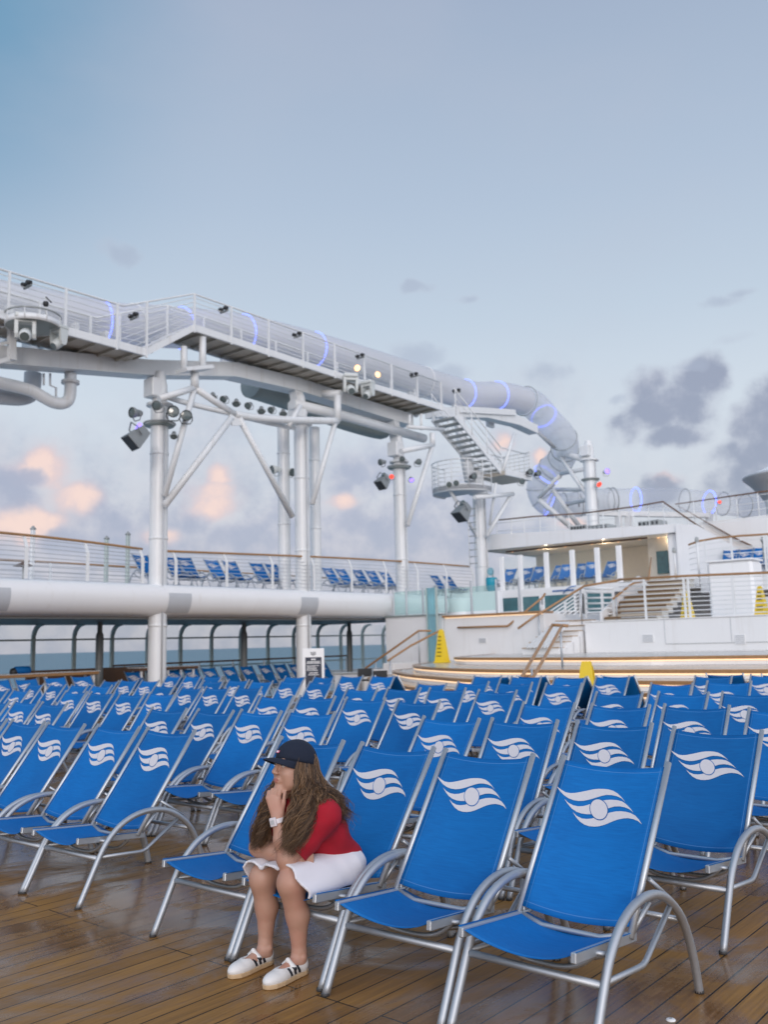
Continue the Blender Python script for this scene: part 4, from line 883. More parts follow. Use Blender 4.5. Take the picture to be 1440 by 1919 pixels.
flood(771, 898, -19.5, 'small blue glowing lamp right of the red lamp', 'led_violet', (.2, -.8, -.6), .8)
flood(672, 691, -19.3, 'left one of the two warm glowing spotlights on the walkway', 'lamp_warm', (-.35, -1, -.1), 1.0, 'lampwhite')
flood(706, 703, -19.3, 'right one of the two warm glowing spotlights on the walkway', 'lamp_warm', (.5, -1, -.1), .95, 'lampwhite')
flood(843, 908, -19.2, 'left lamp of the pale pair in front of the round platform', dirv=toC, sc=1.0, body='lampwhite')
flood(856, 905, -19.2, 'right lamp of the pale pair in front of the round platform', dirv=toC, sc=1.0, body='lampwhite')
flood(886, 893, -19.2, 'dark lamp on the round platform beside the stair landing', dirv=(.5, -.9, -.1), sc=1.1, body='black')
flood(977, 902, -19.0, 'grey lamp under the right corner of the stair landing', dirv=(.2, -1, -.2), sc=1.1)
flood(992, 885, -19.0, 'dark lamp at the right end of the stair landing rail', dirv=(.4, -.9, 0), sc=1.1, body='black')
flood(1007, 888, -19.0, 'dark oval lamp in front of the spiral tube', dirv=(.4, -.9, .1), sc=1.1, body='black')
flood(0, 0, 0, 'blue ringed lamp at the right of the far column', 'led_violet', (.3, -1, 0), 1.3, 'lampwhite', P=cam_pt(1136, 884, 42.4))
flood(0, 0, 0, 'red glowing lamp on the far column below the blue ringed one', 'lamp_red', (.3, -.8, -.5), 1.2, 'lampwhite', P=cam_pt(1121, 906, 42.4))
flood(0, 0, 0, 'red lamp beside the clear tube at the right', 'lamp_red', (0, -1, 0), .9, 'lampgrey', P=cam_pt(1348, 941, 47.6))
flood(517, 880, -21.0, 'left one of the two pale lamps on the bluish thin column', dirv=toL, sc=1.3, body='lampwhite')
flood(545, 884, -21.0, 'right one of the two pale lamps on the bluish thin column', dirv=(.5, -.7, -.3), sc=1.2, body='lampwhite')
# collars that carry the lamps
for px, lat, z, lab in ((297, CL, 7.75, 'lamp collar ring around the thick left column'), (752, CL, 7.95, 'lamp collar ring around the red lamp column'), (1113, -20, 9.2, 'lamp collar ring around the far column by the spiral')):
    al = S(Q(px, 1000, lat))[0]
    t = thing('lamp_collar', lab, 'bracket', W(al, lat, z), group='lamp collars on the columns')
    mb = WB(); mb.tube([W(al, lat, z) + .42 * (math.cos(a) * AX + math.sin(a) * BX) for a in np.linspace(0, 2 * math.pi, 25)[:-1]], .03, 6, closed=True); mb.part('ring', M['greymetal'], t)
    mb = WB(); mb.lathe(W(al, lat, z), (0, 0, 1), [(.25, -.09), (.40, -.07), (.40, -.03), (.25, -.02)], 20); mb.part('plate', M['trough'], t)
def projector(px, py, lat, lab, lens, dirv, sc=1.0):
    t = thing('projector', lab, 'projector', Q(px, py, lat), group='box projectors on the columns')
    mb = MB(); mb.loft([[(x * w, y, zz * h) for x, zz in ((-1, -1), (1, -1), (1, 1), (-1, 1))] for y, w, h in ((.24, .12, .12), (.1, .15, .15), (-.22, .20, .20), (-.25, .20, .20))], smooth=False); mb.build('housing', M['lampgrey'], t)
    mb = MB(); mb.box(-.17, .17, -.262, -.252, -.17, .17); mb.build('front_glass', M['black'], t)
    mb = MB(); mb.lathe((0, .16, .17), (0, -.4, 1), [(.001, .012), (.08, .012), (.10, 0), (.10, -.05)], 14); mb.build('status_lens', M[lens], t)
    mb = MB(); mb.tube([(-.21, 0, 0), (-.22, .05, .2), (.0, .1, .33), (.22, .05, .2), (.21, 0, 0)], .018, 6); mb.build('yoke', M['lampgrey'], t)
    aim(t, dirv); t.scale = (sc,) * 3
projector(258, 818, -19.5, 'big grey projector with a violet lens left of the thick left column', 'led_violet', (-.55, -.45, -.7), 1.15)
projector(719, 902, -19.5, 'grey projector left of the red lamp', 'lens', (-.5, -.5, -.7), .95)
projector(868, 958, -19.2, 'big pale projector hanging below the round platform', 'lens', (-.5, -.4, -.75), 1.3)
def moving_head(px, py, lat, lab, rz, tilt, sc=1.0):
    t = thing('stage_light', lab, 'stage light', Q(px, py, lat), rz, group='white moving head lights')
    mb = MB(); mb.box(-.20, .20, -.16, .16, .20, .31, .03); mb.build('base', M['lampwhite'], t)
    mb = MB()
    for s_ in (-1, 1): mb.loft([[(s_ * x, y, z) for x, y in ((.13, -w), (.20, -w), (.20, w), (.13, w))] for z, w in ((.20, .12), (.05, .11), (-.12, .09), (-.2, .05))], smooth=False)
    mb.box(-.19, .19, -.11, .11, .12, .198, .01); mb.build('yoke', M['lampwhite'], t)
    mb = MB(); d_ = nrm((0, -math.cos(tilt), -math.sin(tilt))); mb.lathe((0, 0, -.12), d_, [(.001, -.2), (.09, -.19), (.125, -.1), (.125, .1), (.10, .2), (.09, .205)], 16); hd = mb.build('head', M['lampwhite'], t)
    mb = MB(); mb.lathe((0, 0, -.12), d_, [(.001, .2), (.088, .198)], 14); mb.build('lens', M['lens'], hd)
    t.scale = (sc,) * 3
moving_head(48, 617, -19.0, 'left one of the white moving lights hanging under the left end ring', .3, .5, 1.15)
moving_head(110, 634, -19.0, 'right one of the white moving lights hanging under the left end ring', -.5, .7, .95)
moving_head(657, 722, -19.2, 'left one of the white moving lights below the warm spotlights', .2, .5, 1.2)
moving_head(690, 732, -19.2, 'right one of the white moving lights below the warm spotlights', -.5, .6, 1.05)
for n, (px, py) in enumerate(((50, 534), (250, 593), (419, 581), (557, 628), (675, 668), (776, 703), (856, 733))):
    P = Q(px, py, -19.42); t = thing('twin_lamp', f'{ORD[n + 1]} from the left of the small black twin lamps on the walkway railing', 'lamp', P, -TH, group='black twin lamps on the walkway railing')
    for s_ in (-1, 1):
        mb = MB(); mb.lathe((s_ * .11, 0, .03), (0, -1, -.25), [(.001, -.07), (.05, -.06), (.06, .05), (.05, .07), (.001, .06)], 10); mb.build('lamp_head', M['black'], t)
    mb = MB(); mb.box(-.17, .17, .0, .05, -.07, -.02, .008); mb.build('bracket', M['lampgrey'], t)
P = Q(86, 566, -19.3); t = thing('camera_mast', 'tiny dark security camera on the railing above the left end ring', 'camera', P)
mb = MB(); mb.cyl((0, 0, -.3), (0, 0, .15), .018, seg=6); mb.build('mast', M['steelwhite'], t)
mb = MB(); mb.lathe((0, 0, -.05), (0, 0, -1), [(.001, -.06), (.06, -.05), (.07, 0), (.05, .06), (.001, .08)], 10); mb.build('dome', M['black'], t)
mb = MB(); mb.beam((0, 0, .12), (.13, 0, -.02), .05, .03); mb.build('arm', M['black'], t)
# ================================================================ right side: curved stage, terraces, pavilion
M['paletread'] = mat('pale_wet_tread', (.52, .50, .46), .22, var=.10, scale=3, rvar=.12)
def curve2(pts, n=6): return [(p[0], p[1]) for p in smooth_path([(x, y, 0) for x, y in pts], n)]
sgt = thing('curved_stage', 'low curved white stage with teak edged steps behind the chairs', 'stage', W(18, -9, 0))
tiers = [(.00, .68, [(24, -17.2), (19.8, -16.9), (17.6, -15.4), (16.1, -13.4), (14.6, -11.6), (13.95, -9.9), (13.85, -8), (13.85, -4), (13.85, 9)]),
         (.68, .85, [(24, -16.8), (19.8, -16.2), (17.04, -13.85), (15.4, -11.6), (14.45, -9.95), (14.32, -8), (14.32, -4), (14.32, 9)]),
         (.85, 1.0, [(24, -17.7), (20.5, -15.9), (18.7, -14.82), (17.0, -13.09), (15.56, -10.6), (15.18, -8), (15.2, -4.8), (15.2, 9)]),
         (1.0, 1.17, [(24, -15.9), (20.4, -14.6), (19.1, -13.63), (18.6, -12.6), (17.6, -9.4), (17.5, -8.0), (17.8, -5.5), (18.0, 9)])]
for z0, z1, pts in tiers:
    c = curve2(pts)
    def off(c, d):
        out = []
        for i, p in enumerate(c):
            a_ = np.array(c[max(i - 1, 0)]); b_ = np.array(c[min(i + 1, len(c) - 1)]); t_ = b_ - a_; t_ /= np.linalg.norm(t_); out.append((p[0] + d * -t_[1] * 1.0, p[1] + d * t_[0]))
        return out
    ci = off(c, .03)
    if ci[-2][0] < c[-2][0]: ci = off(c, -.03)
    mb = WB(); mb.add([W(a_, l, z1 - .004) for a_, l in c] + [W(24, 9, z1 - .004)], [tuple(range(len(c) + 1))]); mb.part('tread', M['paletread'], sgt)
    mb = WB(); co = [(2 * p[0] - q[0], 2 * p[1] - q[1]) for p, q in zip(c, ci)]
    mb.grid([[W(*p, z1 - .06) for p in ci], [W(*p, z1 - .06) for p in co], [W(*p, z1 + .002) for p in co], [W(*p, z1 + .002) for p in off(c, .16 if ci[-2] == off(c, .03)[-2] else -.16)]], smooth=False); mb.part('nosing', M['teak'], sgt)
    mb = WB(); mb.grid([[W(*p, z0) for p in ci], [W(*p, z1 - .06) for p in ci]], smooth=False); mb.part('riser', M['whiter'], sgt)
    mb = WB(); mb.tube([W(*p, z1 - .075) for p in c], .013, 5); mb.part('light_strip', M['lamp_small'], sgt)
tw_ = thing('stage_wall', 'plain white wall at the left end of the curved stage', 'wall', W(25, -19, 0))
mb = WB(); mb.sbox(24.0, 31, -20.2, -17.72, 0, 2.455, .01); mb.part('wall_block', M['white'], tw_)
mb = WB(); mb.sbox(23.93, 24.1, -20.25, -17.7, 2.46, 2.50); mb.part('coping', M['trough'], tw_)
tp_ = thing('teal_screen', 'narrow upright teal glass panel beside the yellow cone', 'glass panel', W(23.8, -18, 1))
mb = WB(); mb.sbox(23.72, 23.76, -18.15, -17.80, .9, 3.35); mb.part('pane', M['tealglass'], tp_)
for l in (-18.17, -17.78):
    mb = WB(); mb.sbox(23.70, 23.78, l - .02, l + .02, .85, 3.37); mb.part('edge_strip', M['greenmetal'], tp_)
ter = thing('terrace', 'white terrace front rising behind the curved stage', 'terrace', W(24.5, -8, 1))
mb = WB(); mb.sbox(24.0, 31.5, -17.70, -13.95, 0, 2.36, .01); mb.part('left_block', M['white'], ter)
mb = WB(); mb.sbox(24.0, 28.6, -12.62, 9, 0, 2.03, .01); mb.part('right_block', M['white'], ter)
mb = WB(); mb.sbox(25.2, 28.4, -13.94, -12.63, 0, 2.0); mb.part('middle_block', M['white'], ter)
mb = WB(); mb.sbox(23.90, 24.6, -17.70, -13.95, 2.365, 2.43, .008); mb.part('teak_edge', M['teak'], ter)
mb = WB(); mb.sbox(23.985, 23.998, -17.65, -13.98, 2.335, 2.357); mb.part('light_strip', M['lamp_small'], ter)
mb = WB(); mb.sbox(23.97, 24.4, -12.64, 9, 2.033, 2.06, .006); mb.part('coping', M['whiter'], ter)
mb = WB(); mb.sbox(23.985, 24.0, -10.2, 9, 1.36, 1.372); mb.part('wall_groove', M['greymetal'], ter)
for l in (-10.2, -8.4, -5.5, -2.5):
    mb = WB(); mb.sbox(23.988, 24.0, l - .006, l + .006, 1.38, 2.02); mb.part('panel_joint', M['greypanel'], ter)

def handrail(label, pts, r=.034, posts=(), m='teak', zfloor=None, name='wood_handrail', extra=None):
    t = thing(name, label, 'handrail', pts[0], group='teak handrails of the stage stairs')
    mb = WB(); mb.tube(pts, r, 8); mb.part('rail', M[m], t)
    for p, z in posts:
        mb = WB(); mb.cyl(p, (p[0], p[1], z), .022, seg=8); mb.part('post', M['alu_rail'], t)
    if extra is not None:
        mb = WB(); mb.tube(extra, r, 8); mb.part('lower_rail', M[m], t)
    return t
a_ = [T(684, 1253, 22.2), T(785, 1182, 23.3), T(808, 1182, 23.4)]
handrail('upper teak handrail climbing beside the plain white wall', a_, posts=[(a_[0] * .8 + a_[1] * .2, 0), (a_[1], .9)])
a_ = [T(727, 1238, 21.6), T(770, 1210, 22.6), T(826, 1181, 23.2)]
handrail('lower teak handrail ending at the yellow cone by the white wall', a_, posts=[(a_[0] * .9 + a_[1] * .1, 0), (a_[2] * .97 + a_[1] * .03, .9)])
rs_ = thing('ramp_steps', 'small white steps between the two handrails at the white wall', 'steps', W(22.6, -19.4, 0))
for k in range(5):
    l0 = -20.6 + k * .42
    mb = WB(); mb.sbox(22.3, 23.6, l0, l0 + .44, 0, .19 * (k + 1), .008); mb.part('step', M['whiter'], rs_)
a_ = [T(858, 1176, 23.9), T(952, 1173, 23.9), T(1018, 1119, 24.6), T(1022, 1112, 24.7)]
handrail('teak handrail fixed along the white terrace wall, right of the yellow cone', a_, posts=[(T(1012, 1124, 24.6), 2.3)])
a_ = [T(971, 1178, 23.3), T(1000, 1157, 23.6), T(1066, 1116, 24.4), T(1096, 1098, 24.6), T(1162, 1087, 24.3)]
handrail('long teak handrail rising from a black end to the terrace railing', a_, posts=[(T(1010, 1150, 23.8), 1.2), (T(1088, 1102, 24.6), 2.0)])
a0, a1 = T(979, 1262, 13.9), T(1036, 1171, 16.4); w_ = np.array(T(1054, 1172, 16.4)) - a1
e = smooth_path([a1, a0 + AX * .06, a0 - AX * .02 + w_ * .25 - ZX * .03, a0 + w_ * .5 - ZX * .04, a0 - AX * .02 + w_ * .75 - ZX * .03, a0 + AX * .06 + w_, a1 + w_], 6)
handrail('looped double teak handrail in front of the curved stage', e, r=.032, posts=[(T(1051, 1180, 16.3), 1.0), (a0 + (a1 - a0) * .12 + w_ * .5 - ZX * .02, 0.3)], extra=[a1 - AX * .02, a1 + w_ * .5, a1 + w_ * 1.6])
# short white stair with slotted side up to the terrace
ss = thing('slotted_stairs', 'short white stairs with slotted sides below the long teak handrail', 'stairs', W(23, -13.4, 1.17))
for k in range(6):
    f = k / 6
    mb = WB(); mb.sbox(22.6 + f * 2.4, 23.05 + f * 2.4, -13.9, -12.7, 1.1, 1.2 + .155 * (k + 1) - .03, .004); mb.part('step', M['whiter'], ss)
    mb = WB(); mb.sbox(22.57 + f * 2.4, 22.9 + f * 2.4, -13.9, -12.7, 1.203 + .155 * (k + 1) - .03, 1.225 + .155 * (k + 1) - .03); mb.part('tread', M['tread'], ss)
q0, q1, q2, q3 = T(985, 1214, 22.3), T(1040, 1166, 23.6), T(1068, 1166, 23.6), T(1030, 1214, 22.3)
for k in range(7):
    f = (k + .5) / 7
    mb = WB(); mb.beam(q0 + (q3 - q0) * f, q1 + (q2 - q1) * f, .05, .045); mb.part('side_bar', M['steelwhite'], ss)
# main terrace railing
def railing(label, pts, zbot, nw, posts, m='teak', name='terrace_railing', wm='steelwhite', wr=.011, rr=.034, cat='railing', pw=.06):
    t = thing(name, label, cat, pts[0]); P = [np.asarray(p, float) for p in pts]
    mb = WB(); mb.tube(P, rr, 8); mb.part('handrail', M[m], t)
    for k in range(nw):
        f = (k + .6) / (nw + .3); mb = WB(); mb.tube([np.array([p[0], p[1], zbot + (p[2] - zbot) * f]) for p in P], wr, 5); mb.part('rail_bar', M[wm], t)
    for p in posts:
        mb = WB(); mb.beam((p[0], p[1], zbot), (p[0], p[1], p[2] - .01), pw, pw * .6, up=AX); mb.part('post', M['steelwhite'], t)
    return t
railing('long terrace railing with teak top and white bars above the white terrace wall', [T(1160, 1086, 24.2), T(1290, 1079, 24.2), T(1440, 1073, 24.2), W(24.2, 6, 3.12)], 2.06, 9, [T(1207, 1084, 24.2), T(1281, 1080, 24.2), T(1289, 1080, 24.2), T(1372, 1077, 24.2), T(1452, 1074, 24.2), W(24.2, -5.5, 3.12), W(24.2, -3.5, 3.12)], wr=.014)
railing('short white railing with five bars before the teal windows', [T(1096, 1103, 25.6), T(1150, 1103, 25.6)], T(1100, 1158, 25.6)[2], 5, [T(1097, 1103, 25.6), T(1128, 1103, 25.6), T(1149, 1103, 25.6)], m='steelwhite', wr=.03, rr=.04, pw=.08)
dr = thing('stair_railing', 'slanting white bar railing of the stairs left of the teal windows', 'railing', T(1060, 1140, 25))
for k in range(6):
    f = k / 5.5
    b0 = T(1022 + 58 * f, 1152, 25.2); b1 = T(1088, 1108 + 38 * f, 25.4)
    mb = WB(); mb.beam(b0, b1, .05, .04); mb.part('slanted_bar', M['steelwhite'], dr)
for px, y0, y1 in ((1060, 1128, 1154), (1089, 1104, 1156)):
    mb = WB(); mb.beam(T(px, y0, 25.3), T(px, y1, 25.3), .07, .05); mb.part('post', M['steelwhite'], dr)
# wooden flight to the balcony
fl = thing('wooden_stairs', 'straight flight of teak edged steps between terrace and balcony', 'stairs', W(26, -12, 2.05))
nst = 8; s0, s1 = S(T(1215, 1157, 25.2)), S(T(1250, 1093, 28.2))
for k in range(nst):
    f0, f1 = k / nst, (k + 1) / nst; al = 25.3 + 2.9 * f0; z0 = 2.03 + (3.36 - 2.03) * f0; z1 = 2.03 + (3.36 - 2.03) * f1; lw = -12.6 if k < 5 else -12.3
    mb = WB(); mb.sbox(al, al + .45, lw, -10.95, z0 - .1, z1 - .04); mb.part('riser', M['interior'], fl)
    mb = WB(); mb.sbox(al - .04, al + .45, lw - .01, -10.94, z1 - .038, z1, .005); mb.part('tread', M['tread'], fl)
    mb = WB(); mb.sbox(al - .06, al - .042, lw, -10.95, z1 - .07, z1 - .005); mb.part('nosing', M['tread_edge'], fl)
mb = WB(); mb.prism([W(25.2, -12.72, 2.06), W(28.4, -12.72, 2.06), W(28.4, -12.72, 3.5), W(28.0, -12.72, 3.55), W(25.2, -12.72, 2.35)], BX * .07); mb.part('side_panel', M['whiter'], fl)
a_ = [T(1150, 1122, 25.2), T(1182, 1096, 26.8), T(1190, 1092, 27.0), T(1216, 1088, 27.2), T(1221, 1045, 28.4)]
handrail('teak handrail bending up beside the straight wooden flight', a_, posts=[(T(1155, 1119, 25.3), 2.05)])

# pavilion: balcony with glazed front, chairs behind, roof overhang
pv = thing('pavilion', 'white pavilion with deep roof overhang and cream interior behind the terraces', 'building', W(33, -16, 2.4))
ZB = 3.42
mb = WB(); mb.sbox(28.6, 37, -20.6, -10.9, 3.12, ZB, .01); mb.part('balcony_slab', M['whiter'], pv)
mb = WB(); mb.sbox(31.6, 31.7, -17.7, -10.9, 2.0, 3.118); mb.part('lower_wall', M['white'], pv)
mb = WB(); mb.sbox(35.0, 35.2, -20.6, -12.6, ZB + .004, 5.25); mb.part('back_wall', M['interior'], pv)
mb = WB(); mb.sbox(31.2, 31.9, -12.95, -12.5, ZB + .002, 5.25, .05); mb.part('end_column', M['whiter'], pv)
mb = WB(); mb.sbox(32.6, 32.75, -14.3, -12.9, ZB + .002, 5.25); mb.part('cream_partition', M['interior'], pv)
mb = WB(); mb.sbox(32.52, 32.6, -13.95, -13.5, 3.9, 4.75, .01); mb.part('wall_niche', M['tealpane'], pv)
mb = WB(); mb.sbox(31.15, 37, -20.9, -12.6, 5.255, 5.30); mb.part('soffit', M['interior'], pv)
mb = WB(); mb.loft([[W(a_, l, z) for l, z in ((-20.95, 5.27), (-12.3, 5.22), (-12.3, 5.50), (-20.95, 5.93))] for a_ in (31.0, 31.12)], smooth=False); mb.part('fascia', M['white'], pv)
mb = WB(); mb.loft([[W(a_, l, z) for l, z in ((-20.95, 5.31), (-12.3, 5.31), (-12.3, 5.49), (-20.95, 5.92))] for a_ in (31.13, 38)], smooth=False); mb.part('roof_slab', M['steelwhite'], pv)
mb = WB(); mb.sbox(31.9, 31.95, -20.2, -14.0, 5.19, 5.25); mb.part('dark_header', M['darkteak'], pv)
for px in (960, 1010, 1060, 1110, 1160, 1200, 1236):
    q = S(T(px, 1030, 32.5)); mb = WB(); mb.lathe(W(32.5, q[1], 5.253), (0, 0, -1), [(.001, .006), (.05, .006), (.055, 0)], 10); mb.part('downlight', M['lamp_warm'], pv)
gpx = [942, 977, 1026, 1075, 1122, 1163]
gf = thing('glass_screen', 'row of tall glass panes between white posts before the balcony chairs', 'glass screen', T(1050, 1100, 29.0))
zt_ = 4.72
for px in gpx:
    q = S(T(px, 1080, 29.0)); mb = WB(); mb.sbox(28.94, 29.06, q[1] - .09, q[1] + .09, ZB + .002, zt_, .015); mb.part('post', M['whiter'], gf)
for p0, p1 in zip(gpx, gpx[1:]):
    l0, l1 = S(T(p0, 1080, 29.0))[1] + .1, S(T(p1, 1080, 29.0))[1] - .1
    mb = WB(); mb.sbox(28.995, 29.005, l0, l1, ZB + .02, zt_ - .04); mb.part('pane', M['glass'], gf)
for n, px in enumerate((958, 985, 1013, 1042, 1066, 1092, 1116, 1142)):
    q = S(T(px, 1060, 30.6)); put_chair(30.2 + .25 * (n % 2), q[1], ZB, -TH + R_(jr.uniform(-14, 14)), f'{ORD[n + 1]} blue chair from the left behind the glass front of the pavilion', 'blue chairs behind the pavilion glass')
for n, (p0, p1) in enumerate(((936, 973), (977, 1013), (1018, 1078), (1098, 1150))):
    al = 28.0; A, B_ = S(T(p0, 1118, al)), S(T(p1, 1118, al)); zb = S(T(p0, 1149, al))[2]
    t = thing('teal_window', f'{ORD[n + 1]} from the left of the dark teal windows under the balcony', 'window', W(al, (A[1] + B_[1]) / 2, zb), group='dark teal windows under the balcony')
    mb = WB(); mb.sbox(al + .03, al + .05, A[1] + .04, B_[1] - .04, zb + .05, 3.10); mb.part('pane', M['tealpane'], t)
    for l in (A[1] + .02, B_[1] - .02):
        mb = WB(); mb.sbox(al, al + .07, l - .03, l + .03, zb, 3.115); mb.part('jamb', M['whiter'], t)
    mb = WB(); mb.sbox(al, al + .07, A[1] + .052, B_[1] - .052, zb, zb + .045); mb.part('sill', M['whiter'], t)
lw = thing('balcony_wall', 'white wall segment left of the dark teal windows', 'wall', W(27.5, -19, 2.4))
A, B_ = S(T(886, 1110, 27.0)), S(T(934, 1110, 27.0)); mb = WB(); mb.sbox(27.0, 27.3, A[1], B_[1], 2.37, A[2], .02); mb.part('wall_panel', M['white'], lw)
A, B_ = S(T(838, 1110, 28.5)), S(T(884, 1110, 28.5)); mb = WB(); mb.lathe(W(28.7, (A[1] + B_[1]) / 2, 2.4), (0, 0, 1), [(.75, 0), (.75, .78), (.70, .82), (.001, .83)], 24); mb.part('round_end', M['white'], lw)
# text line and wave mark on the balcony edge
bm_ = WB(); q = S(T(1036, 1110, 28.58)); x = 0.0
for wdt in (.07, .05, .06, .04, .07, .05, .06, .05, .07, .04, .06):
    bm_.sbox(28.582, 28.596, q[1] + x, q[1] + x + wdt, 3.24, 3.30); x += wdt + .022
bm_.part('blue_lettering', M['fabric'], pv)
bm_ = WB(); bm_.tube([T(1056, 1112, 28.55), T(1063, 1104, 28.5), T(1072, 1099, 28.4), T(1080, 1098, 28.4)], .02, 5); bm_.part('wave_mark', M['fabric'], pv)
# glass balustrade at the left balcony
gb = thing('glass_balustrade', 'green tinted glass balustrade with steel posts at the end of the upper deck', 'balustrade', W(24.1, -17, 2.45))
gp_ = [738, 762, 793, 836, 884, 931]
for px in gp_ + [974]:
    q = S(T(px, 1120, 24.1)); mb = WB(); mb.sbox(24.07, 24.13, q[1] - .03, q[1] + .03, 2.50 if px < 836 else 2.44, 3.42 if px < 836 else 3.5, .01); mb.part('post', M['alu_rail'], gb)
for p0, p1 in zip(gp_, gp_[1:]):
    l0, l1 = S(T(p0, 1120, 24.1))[1] + .05, S(T(p1, 1120, 24.1))[1] - .05
    mb = WB(); mb.sbox(24.095, 24.105, l0, l1, 2.53, 3.32); mb.part('pane', M['greenglass'], gb)
tm = thing('teal_bin', 'bright turquoise drum with a disc above on the balcony left of the glass front', 'bin', T(922, 1105, 29.5))
q = S(T(922, 1092, 29.5)); mb = WB(); mb.lathe(W(29.5, q[1], ZB), (0, 0, 1), [(.001, 0), (.16, 0), (.16, .1), (.21, .14), (.23, .5), (.21, .58), (.001, .6)], 16); mb.part('drum', mat('turquoise_plastic', (.01, .30, .42), .4), tm)
mb = WB(); mb.lathe(W(29.45, q[1], ZB + .82), -AX, [(.001, .02), (.15, .02), (.16, 0), (.001, -.01)], 16); mb.part('disc', M['tealglass'], tm)
mb = WB(); mb.cyl(W(29.6, q[1], ZB), W(29.6, q[1], ZB + .9), .03, seg=8); mb.part('stand', M['greymetal'], tm)

# upper right: flank wall, golden stairs, parapet
fw_ = thing('flank_wall', 'white sloping wall carrying the lit stairs to the top deck', 'wall', W(31, -11, 2))
mb = WB(); mb.prism([W(30.9, -12.48, 3.42), W(30.9, -12.48, 5.48), W(30.9, -11.75, 5.40), W(30.9, -9.7, 3.95), W(30.9, -9.4, 3.95), W(30.9, -9.4, 3.42)], AX * .08); mb.part('slope_panel', M['white'], fw_)
mb = WB(); mb.sbox(32.6, 33.0, -12.25, 9, 4.2, 5.62, .03); mb.part('parapet', M['white'], fw_)
mb = WB(); mb.sbox(32.62, 32.98, -12.3, 9, 5.625, 5.67); mb.part('coping', M['whiter'], fw_)
mb = WB(); mb.sbox(28.6, 34, -10.88, 9, 2.9, 3.40, .02); mb.part('mid_terrace', M['whiter'], fw_)
us_ = thing('lit_stairs', 'golden lit steps climbing left to the top deck', 'stairs', W(31.5, -10.8, 3.4))
for k in range(11):
    f = k / 10; l = -9.55 - 2.5 * f; z = 3.62 + 1.78 * f
    mb = WB(); mb.sbox(31.0, 32.55, l - .28, l, z - .035, z, .004); mb.part('tread', M['tread'], us_)
    mb = WB(); mb.sbox(31.02, 32.5, l - .004, l + .012, z - .07, z - .036); mb.part('nosing', M['tread_edge'], us_)
    mb = WB(); mb.sbox(31.05, 32.5, l - .26, l - .24, z - .16, z - .037); mb.part('riser', M['interior'], us_)
    mb = WB(); mb.sbox(31.1, 32.4, l - .235, l - .225, z - .065, z - .045); mb.part('light_strip', M['lamp_small'], us_)
def thin_rail(label, pts, posts, zb, nw=4):
    t = thing('top_railing', label, 'railing', pts[0], group='thin railings of the top deck'); P = [np.asarray(p) for p in pts]
    mb = WB(); mb.tube(P, .03, 6); mb.part('handrail', M['darkteak'], t)
    for k in range(nw):
        f = (k + .6) / nw; mb = WB(); mb.tube([np.array([p[0], p[1], p[2] - (1 - f) * 1.0]) for p in P], .010, 5); mb.part('rail_wire', M['steelwhite'], t)
    for p in posts:
        mb = WB(); mb.cyl(p, (p[0], p[1], p[2] - zb), .02, seg=6); mb.part('post', M['steelwhite'], t)
a_ = [T(1092, 962, 31.4), T(1186, 950, 31.4), T(1243, 940, 31.2), T(1345, 1010, 31.0), T(1368, 1022, 31.0)]
thin_rail('thin railing on the pavilion roof that bends down along the lit stairs', a_, [T(x, y, 31.4) for x, y in ((1100, 961), (1130, 957), (1160, 953), (1186, 950), (1215, 945), (1243, 941))] + [T(1290, 973, 31.1), T(1330, 1000, 31.0)], 1.0)
a_ = [T(1440, 920, 32.7), T(1418, 923, 32.7), T(1266, 945, 32.6), T(1375, 1007, 32.5), T(1410, 1023, 32.5)]
thin_rail('thin railing right of the lit stairs running to the round white tower', a_, [T(1420, 923, 32.7), T(1380, 928, 32.7), T(1340, 934, 32.7), T(1300, 940, 32.6), T(1320, 976, 32.6)], 1.0)
a_ = [T(930, 975, 31.5), T(1000, 968, 31.5), T(1092, 962, 31.5)]
thin_rail('thin railing at the left end of the pavilion roof', a_, [T(x, y, 31.5) for x, y in ((931, 975), (958, 972), (982, 970), (1012, 967), (1040, 965), (1066, 963))], .95, 3)
P = T(960, 1004, 31.3); t = thing('deck_lamp', 'small bright lamp on the left end of the pavilion roof', 'lamp', P)
mb = MB(); mb.lathe((0, 0, 0), (0, 0, 1), [(.001, -.10), (.06, -.10), (.09, 0), (.07, .08), (.001, .11)], 12); mb.build('bulb', mat('lamp_glow', (.9, .8, .7), .3, emit=(1, .86, .68), estr=4), t)
mb = MB(); mb.cyl((0, 0, -.25), (0, 0, -.1), .03, seg=8); mb.build('stem', M['steelwhite'], t)
a_ = [T(1291, 1021, 29.2), T(1310, 1014, 29.2), T(1345, 1008, 29.2), T(1390, 1004, 29.2), T(1440, 1001, 29.2), W(29.2, 3, 4.75)]
railing('curved teak topped railing in front of the upper right chairs', a_, 3.42, 6, [T(1320, 1012, 29.2), T(1370, 1006, 29.2), T(1432, 1002, 29.2), T(1437, 1002, 29.2), W(29.2, -5, 4.72)], wr=.013)
for n, px in enumerate((1368, 1392, 1420, 1446)):
    q = S(T(px, 1040, 30.4)); put_chair(30.3, q[1], 3.42, -TH + R_(jr.uniform(-6, 6)), f'{ORD[n + 1]} blue chair from the left behind the curved railing at the right edge', 'blue chairs at the upper right')
bx_ = thing('deck_locker', 'white rounded locker below the upper right chairs', 'locker', T(1365, 1080, 26.5))
A, B_ = S(T(1326, 1082, 26.5)), S(T(1412, 1080, 26.5)); zt2 = S(T(1365, 1050, 26.5))[2]
mb = WB(); mb.sbox(26.5, 27.4, A[1], B_[1], 2.034, zt2 - .03, .08); mb.part('body', M['whiter'], bx_)
mb = WB(); mb.sbox(26.47, 27.43, A[1] - .02, B_[1] + .02, zt2 - .027, zt2 + .03, .02); mb.part('lid', M['whiter'], bx_)
